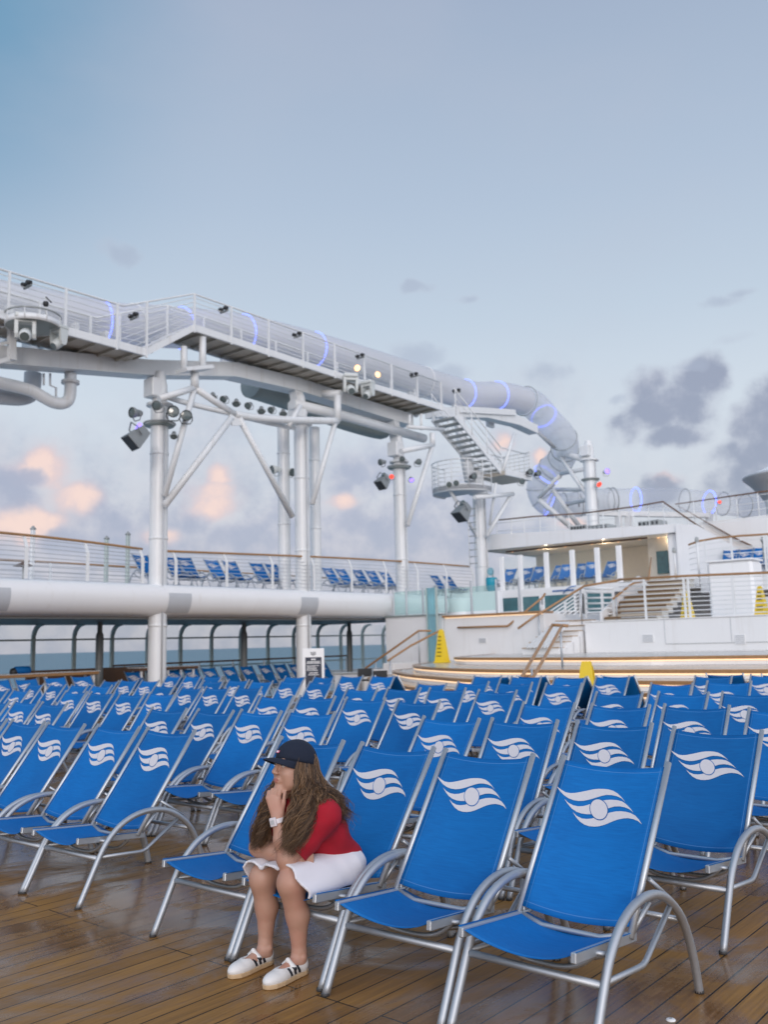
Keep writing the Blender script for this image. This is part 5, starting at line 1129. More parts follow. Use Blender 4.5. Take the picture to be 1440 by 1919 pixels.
# poles near the pavilion end
for n, (px, y0, y1, al) in enumerate(((1268, 1035, 1085, 28.0), (1312, 1015, 1085, 27.5), (1433, 1015, 1050, 29.5))):
    t = thing('slim_pole', ['slim pole beside the pavilion end column', 'slim white pole left of the white locker', 'slim dark pole among the upper right chairs'][n], 'pole', T(px, y1, al)); p0, p1 = T(px, y0, al), T(px, y1, al)
    mb = WB(); mb.cyl(p1, (p1[0], p1[1], p0[2]), .035, seg=8); mb.part('shaft', M['steelwhite' if n < 2 else 'greymetal'], t)
    mb = WB(); mb.lathe((p1[0], p1[1], p0[2]), (0, 0, 1), [(.06, 0), (.07, .05), (.05, .14), (.001, .16)], 8); mb.part('head', M['greymetal'], t)
# dark deck gear on the roof
for n, (p0, p1, y) in enumerate(((1070, 1098, 990), (1100, 1140, 990), (1196, 1236, 982))):
    A, B_ = S(T(p0, y, 33)), S(T(p1, y, 33)); t = thing('roof_gear', ['low dark vent left of the far column foot', 'low dark vent right of the far column foot', 'low dark gear on the pavilion roof near the lit stairs'][n], 'vent', W(33, (A[1] + B_[1]) / 2, 5.7), group='dark vents on the pavilion roof')
    mb = WB(); mb.sbox(33, 33.8, A[1], B_[1], 5.6, A[2] + .1, .02); mb.part('casing', M['greymetal'], t)
    for k in range(5):
        l = A[1] + (B_[1] - A[1]) * (k + .5) / 5; mb = WB(); mb.sbox(32.97, 32.998, l - .03, l + .03, A[2] - .08, A[2] + .04); mb.part('louvre', M['black'], t)
# round tower at the right edge
c = cam_pt(1487, 894, 42.0)
ft = thing('round_tower', 'white round tower with wide flared grey rim at the right edge', 'tower', c)
mb = MB(); mb.lathe((0, 0, 0), (0, 0, 1), [(1.30, -3.2), (1.30, -1.25), (1.36, -1.05)], 40); mb.build('drum', M['white'], ft)
mb = MB(); mb.lathe((0, 0, 0), (0, 0, 1), [(1.36, -1.05), (1.55, -.72), (1.9, -.30), (2.22, .0), (2.26, .06), (2.22, .12), (1.9, .2)], 48); mb.build('flared_rim', M['greypanel'], ft)
mb = MB(); mb.lathe((0, 0, 0), (0, 0, 1), [(1.9, .2), (1.2, .5), (.001, .75)], 40); mb.build('cap', M['white'], ft)
# yellow cones and folded sign
def cone(P, h, lab):
    t = thing('yellow_cone', lab, 'safety cone', P, -TH, group='tall yellow caution cones')
    mb = MB(); mb.loft([[(x * w, y * w, z) for x, y in ((-1, -1), (1, -1), (1, 1), (-1, 1))] for z, w in ((.03, .155), (h * .5, .105), (h * .93, .058), (h, .03))], smooth=False); mb.build('cone_body', M['yellow'], t)
    mb = MB(); mb.box(-.18, .18, -.18, .18, 0, .03, .008); mb.build('base_plate', M['yellow'], t)
    tx = MB()
    for k in range(6):
        z = h * (.20 + .115 * k); w = (.155 - (.155 - .058) * z / (h * .93)); y = -w - .003; x = -w * .62
        while x < w * .55:
            l = min(jr.uniform(.018, .032), w * .6 - x); tx.obox((x + l / 2, y, z), (l / 2, 0, 0), (0, .0015, 0), (0, 0, .017)); x += l + .007
    tx.build('black_lettering', M['conetext'], t)
    return t
P = T(829, 1238, 20.6); cone((P[0], P[1], 1.0), T(829, 1179, 20.6)[2] - 1.0, 'tall yellow cone on the stage beside the white wall')
for px, y, lab in ((1288, 1108, 'tall yellow cone behind the terrace railing at the foot of the wooden stairs'), (1427, 1098, 'tall yellow cone behind the terrace railing at the right edge')):
    P = T(px, 1130, 24.75); cone((P[0], P[1], 2.034), T(px, y, 24.75)[2] - 2.034, lab)
P = T(1101, 1268, 14.1); ys = thing('floor_sign', 'yellow folded wet floor sign in front of the curved stage', 'floor sign', (P[0], P[1], .68), -TH + .2)
hh = T(1101, 1239, 14.1)[2] - .68
for s_ in (-1, 1):
    mb = MB(); mb.loft([[(x, s_ * (y + d_), z) for x, d_ in ((-w, 0), (w, 0), (w, .014), (-w, .014))] for z, w, y in ((0, .15, .10), (hh * .8, .10, .028), (hh, .075, .008))], smooth=False); mb.build('panel', M['yellow'], ys)

for al, l in ((32.4, -18.6), (32.4, -16.0), (32.6, -13.4)):
    ll = bpy.data.lights.new('downlight_glow', 'POINT'); lo_ = bpy.data.objects.new('downlight_glow', ll); COL.objects.link(lo_); lo_.location = tuple(W(al, l, 5.1)); ll.energy = 18; ll.color = (1, .74, .48); ll.shadow_soft_size = .06

dp = thing('deck_plate', 'small round white plate set in the deck before the nearest chair', 'deck plate', G(1258, 1911, 0.0))
mb = MB(); mb.lathe((0, 0, 0), (0, 0, 1), [(.001, .007), (.014, .006), (.018, .004), (.020, 0)], 20); mb.build('cover', M['whiter'], dp)
mb = MB(); mb.lathe((0, 0, .0072), (0, 0, 1), [(.001, .001), (.005, .001), (.006, 0)], 10); mb.build('screw', M['greymetal'], dp)
for n, (px, py, al, w, h) in enumerate(((1215, 1196, 23.99, .34, .22), (905, 1200, 23.99, .30, .16), (1388, 1198, 23.99, .26, .26))):
    P = T(px, py, al); t = thing('wall_vent', f'{ORD[n + 1]} small louvred vent on the white terrace wall', 'vent', P, group='vents on the terrace wall')
    mb = WB(); mb.obox(P, AX * .012, BX * w / 2, ZX * h / 2, .004); mb.part('frame', M['white'], t)
    for k in range(5):
        mb = WB(); mb.obox(P - AX * .0135 + ZX * h * (-.36 + .18 * k), AX * .004, BX * w * .43, ZX * .012); mb.part('louvre', M['greypanel'], t)
# ================================================================ the seated woman (local frame of the chair she sits on)
class SDF:
    """a distance field on a grid, each primitive blended in only near itself, meshed by surface nets"""
    def __init__(s, lo, hi, h):
        s.lo = np.array(lo, float); s.h = h; s.n = np.ceil((np.array(hi) - s.lo) / h).astype(int) + 1
        s.F = np.full(s.n, 1.0, np.float32)
    def win(s, lo, hi):
        a = np.clip(np.floor((np.array(lo) - s.lo) / s.h).astype(int), 0, s.n); b = np.clip(np.ceil((np.array(hi) - s.lo) / s.h).astype(int) + 1, 0, s.n)
        sl = tuple(slice(i, j) for i, j in zip(a, b)); ax = [s.lo[k] + s.h * np.arange(a[k], b[k]) for k in range(3)]
        return sl, np.meshgrid(*ax, indexing='ij')
    def put(s, sl, d, k, sub=False):
        f = s.F[sl]
        if sub:
            if k > 0: hh = np.clip(.5 - .5 * (f + d) / k, 0, 1); s.F[sl] = f * (1 - hh) - d * hh + k * hh * (1 - hh)
            else: s.F[sl] = np.maximum(f, -d)
            return
        if k > 0: hh = np.clip(.5 + .5 * (f - d) / k, 0, 1); s.F[sl] = f * (1 - hh) + d * hh - k * hh * (1 - hh)
        else: s.F[sl] = np.minimum(f, d)
    def cap(s, a, b, r1, r2=None, k=.02, sub=False, cut=None):
        a, b = np.array(a, float), np.array(b, float); r2 = r1 if r2 is None else r2; m = max(r1, r2) + 2.5 * k + .02
        sl, (X, Y, Z) = s.win(np.minimum(a, b) - m, np.maximum(a, b) + m); ab = b - a
        t = np.clip(((X - a[0]) * ab[0] + (Y - a[1]) * ab[1] + (Z - a[2]) * ab[2]) / max(ab @ ab, 1e-9), 0, 1)
        d = np.sqrt((X - a[0] - t * ab[0]) ** 2 + (Y - a[1] - t * ab[1]) ** 2 + (Z - a[2] - t * ab[2]) ** 2) - (r1 + (r2 - r1) * t)
        if cut is not None: u = nrm(ab); d = np.maximum(d, (X - a[0]) * u[0] + (Y - a[1]) * u[1] + (Z - a[2]) * u[2] - np.linalg.norm(ab) * cut)
        s.put(sl, d.astype(np.float32), k, sub); return s
    def ell(s, c, r, k=.02, fr=None, sub=False):
        c, r = np.array(c, float), np.array(r, float); m = r.max() + 2.5 * k + .02; sl, (X, Y, Z) = s.win(c - m, c + m)
        D = [X - c[0], Y - c[1], Z - c[2]]
        if fr is not None: D = [sum(D[j] * fr[i][j] for j in range(3)) for i in range(3)]
        q = np.sqrt(sum((D[i] / r[i]) ** 2 for i in range(3))); q2 = np.sqrt(sum((D[i] / r[i] ** 2) ** 2 for i in range(3)))
        s.put(sl, (q * (q - 1) / np.maximum(q2, 1e-6)).astype(np.float32), k, sub); return s
    def grid(s): return np.meshgrid(*[s.lo[k] + s.h * np.arange(s.n[k]) for k in range(3)], indexing='ij')
    def mesh(s):
        F = s.F; I = F < 0; nx, ny, nz = F.shape
        c8 = [I[i:nx - 1 + i, j:ny - 1 + j, k:nz - 1 + k] for i in (0, 1) for j in (0, 1) for k in (0, 1)]
        allv = np.logical_and.reduce(c8); anyv = np.logical_or.reduce(c8); cell = anyv & ~allv
        ci = np.argwhere(cell); idx = -np.ones(cell.shape, np.int64); idx[cell] = np.arange(len(ci))
        acc = np.zeros((len(ci), 3)); cnt = np.zeros(len(ci))
        co = [(i, j, k) for i in (0, 1) for j in (0, 1) for k in (0, 1)]
        for p in range(8):
            for q in range(p + 1, 8):
                a, b = np.array(co[p]), np.array(co[q])
                if abs(a - b).sum() != 1: continue
                fa = F[tuple((ci + a).T)]; fb = F[tuple((ci + b).T)]; m = (fa < 0) != (fb < 0)
                t = np.where(m, fa / np.where(m, fa - fb, 1), 0); pt = a + (b - a) * t[:, None]
                acc[m] += pt[m]; cnt[m] += 1
        V = s.lo + s.h * (ci + acc / cnt[:, None]); Q_ = []
        for ax in range(3):
            sl0 = [slice(None)] * 3; sl1 = [slice(None)] * 3; sl0[ax] = slice(0, -1); sl1[ax] = slice(1, None)
            e = I[tuple(sl0)] != I[tuple(sl1)]; o1, o2 = [(1, 2), (2, 0), (0, 1)][ax]
            ei = np.argwhere(e); ok = (ei[:, o1] > 0) & (ei[:, o2] > 0) & (ei[:, o1] < F.shape[o1] - 1) & (ei[:, o2] < F.shape[o2] - 1); ei = ei[ok]
            def at(d1, d2): c = ei.copy(); c[:, o1] -= d1; c[:, o2] -= d2; return idx[tuple(c.T)]
            q = np.stack([at(1, 1), at(0, 1), at(0, 0), at(1, 0)], 1); fl = ~I[tuple(ei.T)]; q[fl] = q[fl][:, ::-1]; Q_.append(q)
        return V, np.concatenate(Q_)
def sdf_obj(name, sd, mats, parent, matidx=None, smooth_it=1):
    V, Fq = sd.mesh()
    if smooth_it:
        e = np.concatenate([Fq[:, [0, 1]], Fq[:, [1, 2]], Fq[:, [2, 3]], Fq[:, [3, 0]]]); e = np.concatenate([e, e[:, ::-1]])
        n = np.bincount(e[:, 0], minlength=len(V)).astype(float)
        for _ in range(smooth_it):
            A = np.stack([np.bincount(e[:, 0], V[e[:, 1], k], minlength=len(V)) for k in range(3)], 1) / np.maximum(n, 1)[:, None]; V = V * .5 + A * .5
    me = bpy.data.meshes.new(name); me.vertices.add(len(V)); me.vertices.foreach_set('co', V.astype(np.float32).ravel())
    me.loops.add(Fq.size); me.loops.foreach_set('vertex_index', Fq.astype(np.int32).ravel()); me.polygons.add(len(Fq)); me.polygons.foreach_set('loop_start', np.arange(0, Fq.size, 4, dtype=np.int32))
    for m_ in (mats if isinstance(mats, (list, tuple)) else [mats]): me.materials.append(m_)
    me.polygons.foreach_set('use_smooth', np.ones(len(Fq), bool))
    if matidx is not None: me.polygons.foreach_set('material_index', matidx(V[Fq].mean(1)).astype(np.int32))
    me.update(calc_edges=True); me.validate()
    o = bpy.data.objects.new(name, me); COL.objects.link(o); o.parent = parent; return o

# materials
m, t, b = nodes_mat('skin'); b.inputs['Base Color'].default_value = (.56, .33, .245, 1); b.inputs['Roughness'].default_value = .5; b.inputs['Subsurface Weight'].default_value = .12; b.inputs['Subsurface Radius'].default_value = (.012, .005, .003); b.inputs['Subsurface Scale'].default_value = .6
tcn = t.nodes.new('ShaderNodeTexCoord'); n1 = t.nodes.new('ShaderNodeTexNoise'); n1.inputs['Scale'].default_value = 14; n1.inputs['Detail'].default_value = 5; cr = t.nodes.new('ShaderNodeMix'); cr.data_type = 'RGBA'; cr.inputs[6].default_value = (.43, .235, .165, 1); cr.inputs[7].default_value = (.51, .305, .23, 1)
t.links.new(tcn.outputs['Object'], n1.inputs['Vector']); t.links.new(n1.outputs[0], cr.inputs[0])
n3 = t.nodes.new('ShaderNodeTexNoise'); n3.inputs['Scale'].default_value = 5.5; n3.inputs['Detail'].default_value = 6; r3 = t.nodes.new('ShaderNodeMapRange'); r3.inputs[1].default_value = .48; r3.inputs[2].default_value = .72; r3.inputs[4].default_value = .6; c3 = t.nodes.new('ShaderNodeMix'); c3.data_type = 'RGBA'; c3.inputs[7].default_value = (.44, .19, .135, 1)
t.links.new(tcn.outputs['Object'], n3.inputs['Vector']); t.links.new(n3.outputs[0], r3.inputs[0]); t.links.new(r3.outputs[0], c3.inputs[0]); t.links.new(cr.outputs[2], c3.inputs[6]); t.links.new(c3.outputs[2], b.inputs['Base Color'])
n2 = t.nodes.new('ShaderNodeTexNoise'); n2.inputs['Scale'].default_value = 260; bp = t.nodes.new('ShaderNodeBump'); bp.inputs['Strength'].default_value = .08; bp.inputs['Distance'].default_value = .001; t.links.new(tcn.outputs['Object'], n2.inputs['Vector']); t.links.new(n2.outputs[0], bp.inputs['Height']); t.links.new(bp.outputs[0], b.inputs['Normal'])
M['skin'] = m
M['lips'] = mat('lips', (.42, .17, .14), .4); M['brow'] = mat('eyebrow', (.10, .055, .03), .7); M['eyewhite'] = mat('eye_white', (.72, .70, .68), .2); M['iris'] = mat('iris', (.06, .05, .03), .15); M['flush'] = mat('cheek_flush', (.60, .31, .25), .5)
m, t, b = nodes_mat('brown_hair'); gi = t.nodes.new('ShaderNodeNewGeometry'); rp2 = t.nodes.new('ShaderNodeValToRGB'); rp2.color_ramp.elements[0].color = (.032, .017, .009, 1); rp2.color_ramp.elements[1].color = (.30, .175, .088, 1); rp2.color_ramp.elements[1].position = 1
e2 = rp2.color_ramp.elements.new(.55); e2.color = (.098, .054, .027, 1)
t.links.new(gi.outputs['Random Per Island'], rp2.inputs[0]); t.links.new(rp2.outputs[0], b.inputs['Base Color']); b.inputs['Roughness'].default_value = .42
M['hair'] = m
M['red'] = mat('red_knit', (.37, .006, .020), .9, var=.12, scale=30, bump=.35, bscale=420)
M['skirt'] = mat('white_skirt_cloth', (.74, .73, .78), .7, var=.03, scale=8, bump=.12, bscale=200)
M['cap'] = mat('navy_cap_cloth', (.008, .014, .032), .9, var=.2, scale=40, bump=.2, bscale=500)
M['shoe'] = mat('white_shoe_leather', (.72, .71, .70), .45, var=.05, scale=20); M['gum'] = mat('gum_sole', (.52, .37, .22), .5); M['stripe'] = mat('black_stripe', (.012, .016, .025), .5)
M['watch'] = mat('pale_watch', (.72, .68, .72), .35); M['pink'] = mat('pink_patch', (.75, .18, .30), .5); M['bead'] = mat('dark_beads', (.05, .03, .02), .4)

d_al, d_lat, d_rot = ROWS[0][6]
woman = thing('person', 'woman in red top, white skirt and navy cap sitting with chin on hand', 'person', W(d_al, d_lat, 0), -TH + R_(d_rot))
HC = np.array([0.0, -.328, .966]); hf = nrm((-.20, -.97, .10)); hl = nrm(np.cross((0, 0, 1.0), hf)); hu = np.cross(hf, hl); hl = -hl if hl[0] < 0 else hl
FRM = [hl, hf, hu]
HSC = 1.10
hp = lambda x, y, z: HC + (hl * x + hf * y + hu * z) * HSC
B = SDF((-.32, -.68, 0.0), (.34, .14, 1.10), .0036)
# torso, legs
B.ell((0, -.07, .475), (.16, .13, .105)).ell((0, -.14, .56), (.145, .115, .11), .05).ell((.0, -.235, .68), (.15, .10, .12), .05).ell((.005, -.275, .755), (.14, .075, .065), .05)
for kx, ky, kz, hx, ax_, ay in ((.09, -.452, .447, .10, .090, -.395), (-.14, -.432, .430, -.11, -.142, -.408)):
    B.cap((hx, -.08, .455), (kx, ky + .03, kz), .088, .062, .035); B.ell((kx, ky, kz - .004), (.054, .054, .060), .04)
    B.cap((kx, ky + .005, kz - .03), (kx * .5 + ax_ * .5, (ky + ay) / 2 + .022, .275), .058, .055, .04); B.cap((kx * .5 + ax_ * .5, (ky + ay) / 2 + .022, .275), (ax_, ay, .095), .053, .032, .03)
    B.cap((ax_, ay, .10), (ax_, ay + .005, .06), .034, .034, .02); B.cap((ax_, ay - .01, .065), (ax_ + .01, ay - .15, .036), .034, .026, .02)
    B.ell((ax_ + .033, ay, .085), (.012, .014, .016), .01); B.ell((ax_ - .033, ay, .088), (.012, .014, .016), .01)
# arms
LS, LE, LW = np.array((.176, -.285, .732)), np.array((.068, -.452, .540)), np.array((.022, -.466, .728))
RS, RE, RW = np.array((-.166, -.300, .730)), np.array((-.178, -.418, .560)), np.array((.062, -.405, .537))
B.cap(LS, LE, .066, .046, .03).cap(LE, LE * .55 + LW * .45, .045, .043, .02).cap(LE * .55 + LW * .45, LW, .042, .027, .02)
B.cap(RS, RE, .064, .046, .03).cap(RE, RE * .6 + RW * .4, .045, .043, .02).cap(RE * .6 + RW * .4, RW, .042, .029, .02)
B.cap(RW, RW + (.05, .02, -.004), .028, .026, .015)                            # right hand tucked below the left arm
for n in range(4): B.cap(RW + (.058, .018 + .003 * n, .022 - .014 * n), RW + (.088, .050, .016 - .014 * n), .0095, .0085, .006)
B.cap(RW + (.03, -.005, .02), RW + (.08, -.012, .036), .011, .009, .008)
# left hand under the chin: back of the hand to the viewer, fingers folded back
u_ = nrm((.78, .62, 0)); kc = np.array((-.006, -.468, .828))
for n, w in enumerate((-.0275, -.0095, .0095, .027)):
    kn = kc + u_ * w + (0, 0, (-.006, .004, .003, -.008)[n]); B.cap(LW + u_ * w * .55, kn, .0135, .0115, .016)
    p1 = kn + np.array((-.010, .016, .026)); p2 = p1 + np.array((-.006, .034, -.004)); p3 = p2 + np.array((.004, .012, -.026))
    B.cap(kn, p1, .0108, .0098, .004).cap(p1, p2, .0095, .0088, .003).cap(p2, p3, .0088, .0078, .003)
B.cap(LW + (.012, .012, .02), kc + u_ * .042 + (0, .01, -.035), .014, .0115, .012).cap(kc + u_ * .042 + (0, .01, -.035), kc + u_ * .040 + (.0, .022, .012), .0112, .009, .006)
# neck and head
B.cap((.01, -.275, .79), (.0, -.315, .90), .062, .052, .035)
B.ell(hp(0, -.012, .022), (0.0792, 0.0990, 0.1012), .02, FRM).ell(hp(0, .026, -.045), (0.0627, 0.0660, 0.0814), .035, FRM).ell(hp(0, .070, -.096), (0.0220, 0.0187, 0.0176), .03, FRM)
for s_ in (-1, 1):
    B.ell(hp(s_ * .036, .052, -.040), (0.0308, 0.0330, 0.0352), .03, FRM); B.ell(hp(s_ * .043, .028, -.078), (0.0242, 0.0385, 0.0308), .03, FRM)
B.cap(hp(0, .084, .010), hp(0, .106, -.030), .0085, .0125, .012); B.ell(hp(0, .080, .026), (0.0506, 0.0132, 0.0110), .02, FRM)
for s_ in (-1, 1):
    B.ell(hp(s_ * .0115, .099, -.035), (0.0094, 0.0121, 0.0088), .006, FRM); B.ell(hp(s_ * .031, .094, .002), (0.0187, 0.0143, 0.0121), .012, FRM, sub=True)
B.ell(hp(0, .083, -.066), (0.0286, 0.0176, 0.0176), .015, FRM); B.ell(hp(0, .0945, -.0620), (0.0231, 0.0060, 0.0050), .004, FRM); B.ell(hp(0, .0935, -.0718), (0.0200, 0.0066, 0.0062), .004, FRM)
B.cap(hp(-.021, .0935, -.067), hp(.021, .0935, -.067), .0016, .0016, .003, sub=True)
def body_mats(Cc):
    d = (Cc - HC) / HSC; x, y, z = d @ hl, d @ hf, d @ hu; r = np.zeros(len(Cc), int)
    r[(abs(x) < .0215 * (1 - .3 * abs(z + .067) / .01)) & (y > .085) & (z < -.0575) & (z > -.0775)] = 1
    bz = .0215 - .10 * np.maximum(0, abs(x) - .035) * 1.2
    r[(abs(x) > .014) & (abs(x) < .052) & (y > .05) & (abs(z - bz) < .0045)] = 2
    return r
sdf_obj('body', B, [M['skin'], M['lips'], M['brow']], woman, body_mats, 1)
for s_ in (-1, 1):
    mb = MB(); c = hp(s_ * .031, .0775, .0025); mb.lathe(c, hf, [(.001, -.0135)] + [(.0135 * math.sin(a), -.0135 * math.cos(a)) for a in np.linspace(.3, 2.6, 9)] + [(.0072, .0115)], 18)
    mb.cur = 1; g_ = nrm(hf * .96 + hu * .12 - hl * .1); mb.lathe(c, g_, [(.0074, .0114), (.006, .0131), (.003, .0140), (.001, .0141)], 16)
    mb.cur = 2; mb.tube([c + hl * x * .0155 + hf * (.0135 - .003 * abs(x)) + hu * (.0082 - .006 * x * x) for x in np.linspace(-1, 1, 7)], .0015, 5)
    mb.build('eye', [M['eyewhite'], M['iris'], M['brow']], woman)

# red knitted top
T_ = SDF((-.33, -.52, .44), (.34, .14, .90), .0045)
T_.ell((0, -.075, .485), (.178, .142, .10)).ell((0, -.142, .56), (.168, .138, .115), .05).ell((.0, -.235, .68), (.172, .125, .13), .05).ell((.005, -.275, .755), (.165, .092, .072), .05).ell((.02, -.17, .62), (.165, .105, .12), .05)
T_.cap(LS, LE, .080, .076, .055, cut=.80).cap(RS, RE, .076, .072, .055, cut=.66)
T_.cap((.01, -.27, .76), (.0, -.30, .865), .085, .066, .04); T_.cap((.01, -.275, .80), (-.01, -.325, .93), .068, .070, .008, sub=True)
X, Y, Z = T_.grid()
T_.F += (.0035 * np.sin(55 * (Z + .55 * Y + .25 * X)) * np.exp(-((Z - .57) / .07) ** 2) + .0028 * np.sin(70 * (Z - .8 * X + .3 * Y)) * np.exp(-((Z - .66) / .06) ** 2)).astype(np.float32)
T_.F = np.maximum(T_.F, (.487 + .012 * np.sin(9 * Y) - Z).astype(np.float32))
sdf_obj('red_top', T_, M['red'], woman, None, 2)
# white skirt, open at the knees
K = SDF((-.30, -.52, .33), (.30, .14, .60), .0045)
K.ell((0, -.070, .455), (.200, .135, .088)).cap((.11, -.08, .445), (.10, -.50, .450), .100, .080, .03).cap((-.12, -.08, .445), (-.15, -.49, .432), .096, .080, .03).cap((-.02, -.08, .468), (-.025, -.50, .455), .070, .058, .05)
K.cap((.150, -.12, .402), (.170, -.46, .394), .046, .046, .05); K.cap((-.165, -.12, .43), (-.17, -.46, .445), .046, .044, .04)
X, Y, Z = K.grid(); O = K.F + (.0050 * np.clip(np.sin(24 * Y + 17 * Z + 1.6 * np.sin(11 * Y + 1)), .2, 1) * np.clip((np.abs(X) - .06) / .08, 0, 1) + .0020 * np.sin(88 * X + 6 * Y) * np.clip((-.25 - Y) / .15, 0, 1)).astype(np.float32)
O = np.maximum(O, -(O + np.where(Y < -.30, .012, 1.0)).astype(np.float32))
hem = -.487 + .052 * np.clip((.47 - Z) / .07, 0, 1) + .004 * np.sin(60 * X)
O = np.where((Y < -.27) & (X > -.20) & (X < .155), np.maximum(O, .452 - Z), O)
O = np.maximum(O, (hem - Y).astype(np.float32)); O = np.maximum(O, (.372 - Z).astype(np.float32)); O = np.maximum(O, (Z - .548).astype(np.float32)); K.F = O.astype(np.float32)
sdf_obj('skirt', K, M['skirt'], woman, None, 2)

# shoes
def shoe(heel, toe):
    heel, toe = np.array((*heel, 0.0)), np.array((*toe, 0.0)); fy = nrm(toe - heel); fx = np.array((-fy[1], fy[0], 0)); fx = fx if fx[0] > 0 else -fx; L = .278
    q = lambda x, y, z: heel + fx * x + fy * y + np.array((0, 0, z)); fr = [fx, fy, np.array((0, 0, 1.0))]
    lo = np.minimum(heel, toe) - .09; hi = np.maximum(heel, toe) + .09
    def upper(h):
        A = SDF((lo[0], lo[1], .014), (hi[0], hi[1], .15), h)
        A.ell(q(0, .205, .030), (.044, .075, .036), .02, fr).cap(q(0, .045, .045), q(0, .17, .035), .036, .038, .02).ell(q(0, .036, .050), (.035, .038, .050), .02, fr)
        A.ell(q(0, .085, .108), (.033, .075, .050), .006, fr, sub=True); A.ell(q(0, .155, .088), (.027, .042, .030), .006, fr, sub=True)
        A.cap(q(-.036, .115, .058), q(0, .122, .088), .012, .010, .008).cap(q(0, .122, .088), q(.036, .115, .058), .010, .012, .008)
        return A
    A = upper(.003)
    up = sdf_obj('shoe', A, M['shoe'], woman, None, 1)
    Sx = SDF((lo[0], lo[1], -.004), (hi[0], hi[1], .04), .003)
    X, Y, Z = Sx.grid(); dx, dy = X - heel[0], Y - heel[1]; lx = dx * fx[0] + dy * fx[1]; ly = dx * fy[0] + dy * fy[1]
    wv = np.interp(ly, [-.01, 0, .03, .10, .19, .24, .268, .282], [.004, .022, .036, .037, .048, .044, .026, .004])
    d = np.maximum(np.abs(lx) - wv, np.maximum(-ly, ly - L)); Sx.F = np.maximum(d * .8, np.maximum(Z - .022, .001 - Z)).astype(np.float32)
    sdf_obj('gum_sole', Sx, M['gum'], up, None, 1)
    A = upper(.0018); base = A.F.copy(); X, Y, Z = A.grid(); dx, dy = X - heel[0], Y - heel[1]; lx = dx * fx[0] + dy * fx[1]; ly = dx * fy[0] + dy * fy[1]
    for c in (.088, .116, .144):
        A.F = np.maximum(np.maximum(base - .0022, np.abs(ly - c - (Z - .05) * .5) - .0075), np.maximum(Z - .064, .026 - Z)); A.F = np.maximum(A.F, .018 - np.abs(lx)).astype(np.float32)
        sdf_obj('dark_stripe', A, M['stripe'], up, None, 0)
shoe((.086, -.350), (.104, -.63)); shoe((-.150, -.362), (-.138, -.63))

# cap
mb = MB(); rows = []
for i in range(13):
    ph = (i / 12) * math.pi / 2
    rows.append([hp(.082 * math.cos(ph) * math.sin(a) * (1 + .010 * abs(math.cos(3 * a)) * math.sin(2 * ph)), -.010 + .100 * math.cos(ph) * math.cos(a), .030 + .082 * math.sin(ph) ** .92 - .030 * (1 - math.sin(ph)) * (1 - math.cos(a)) / 2) for a in np.linspace(0, 2 * math.pi, 49)])
mb.grid(rows); crown = mb.build('cap', M['cap'], woman); sd_ = crown.modifiers.new('t', 'SOLIDIFY'); sd_.thickness = .004; sd_.offset = 1
mb = MB(); rows = []
for j in range(8):
    f = j / 7; row = []
    for a in np.linspace(-1.18, 1.18, 25):
        ext = .074 * f * max(0, math.cos(a / 1.18 * math.pi / 2)) ** .55
        row.append(hp(.083 * math.sin(a) * (1 - .05 * f), -.010 + .101 * math.cos(a) + ext, .031 - .030 * (1 - math.cos(a)) / 2 - .030 * f * (a / 1.18) ** 2 + .006 * f - .012 * f * f))
    rows.append(row)
mb.grid(rows); br_ = mb.build('brim', M['cap'], crown); sd_ = br_.modifiers.new('t', 'SOLIDIFY'); sd_.thickness = .004
mb = MB(); mb.lathe(hp(0, -.010, .1125), hu, [(.001, .004), (.007, .003), (.009, -.003)], 10); mb.build('top_button', M['cap'], crown)
mb = MB(); c = hp(-.004, .0925, .058); nn_ = nrm(hf * .85 + hu * .5); vv = nrm(np.cross(hl, nn_)); vv = vv if vv @ hu > 0 else -vv
mb.obox(c, hl * .012, vv * .0065, nn_ * .0015, .001); mb.cur = 1; mb.obox(c + nn_ * .002, hl * .006, vv * .004, nn_ * .0012, .0005); mb.build('cap_patch', [M['pink'], M['whiter']], crown)

# long wavy hair
hr_ = random.Random(21); HB = MB()
E1, E2 = np.array((.78, .62, 0)), np.array((-.62, .78, 0))
def strand(P, r0, amp, tn, ph, ph2, seg=4):
    n = len(P); out = []; rr = []
    for i, p in enumerate(P):
        f = i / (n - 1); a_ = amp * min(1, f * 1.8) * (.75 + .5 * f); t_ = tn * 2 * math.pi * f ** .9
        out.append(p + E1 * a_ * math.sin(t_ + ph) + E2 * a_ * .7 * math.cos(t_ + ph) + np.array((0, 0, 1)) * a_ * .35 * math.sin(t_ * 1.3 + ph2)); rr.append(r0 * (1 if f < .7 else max(.10, (1 - f) / .3)))
    HB.tube(out, rr, seg, flat=.65, cap=False)
def bunch(n, guide, spread, r=(.0011, .0022), amp=(.010, .024), turns=(2.6, 4.4), cut=(.78, 1.04), per=11, fuzz=.0062):
    g = [np.array(p, float) for p in guide]
    for _ in range(n):
        o = np.array([hr_.gauss(0, 1) for _ in range(3)]).clip(-1.6, 1.6); L = hr_.uniform(*cut); A = hr_.uniform(*amp); tn = hr_.uniform(*turns); ph, ph2 = hr_.uniform(0, 6.3), hr_.uniform(0, 6.3)
        for _k in range(per):
            w = np.array([hr_.gauss(0, 1) for _ in range(3)]).clip(-1.8, 1.8) * fuzz; l2 = L * hr_.uniform(.88, 1.03)
            pts = [p + o * np.array(s_) + w * (.35 + .65 * min(1, m_ / 2)) for m_, (p, s_) in enumerate(zip(g, spread))]
            pts[-1] = pts[-2] + (pts[-1] - pts[-2]) * l2
            strand(smooth_path(pts, 6), hr_.uniform(*r), A * hr_.uniform(.8, 1.2), tn * hr_.uniform(.95, 1.05), ph + hr_.gauss(0, .22), ph2)
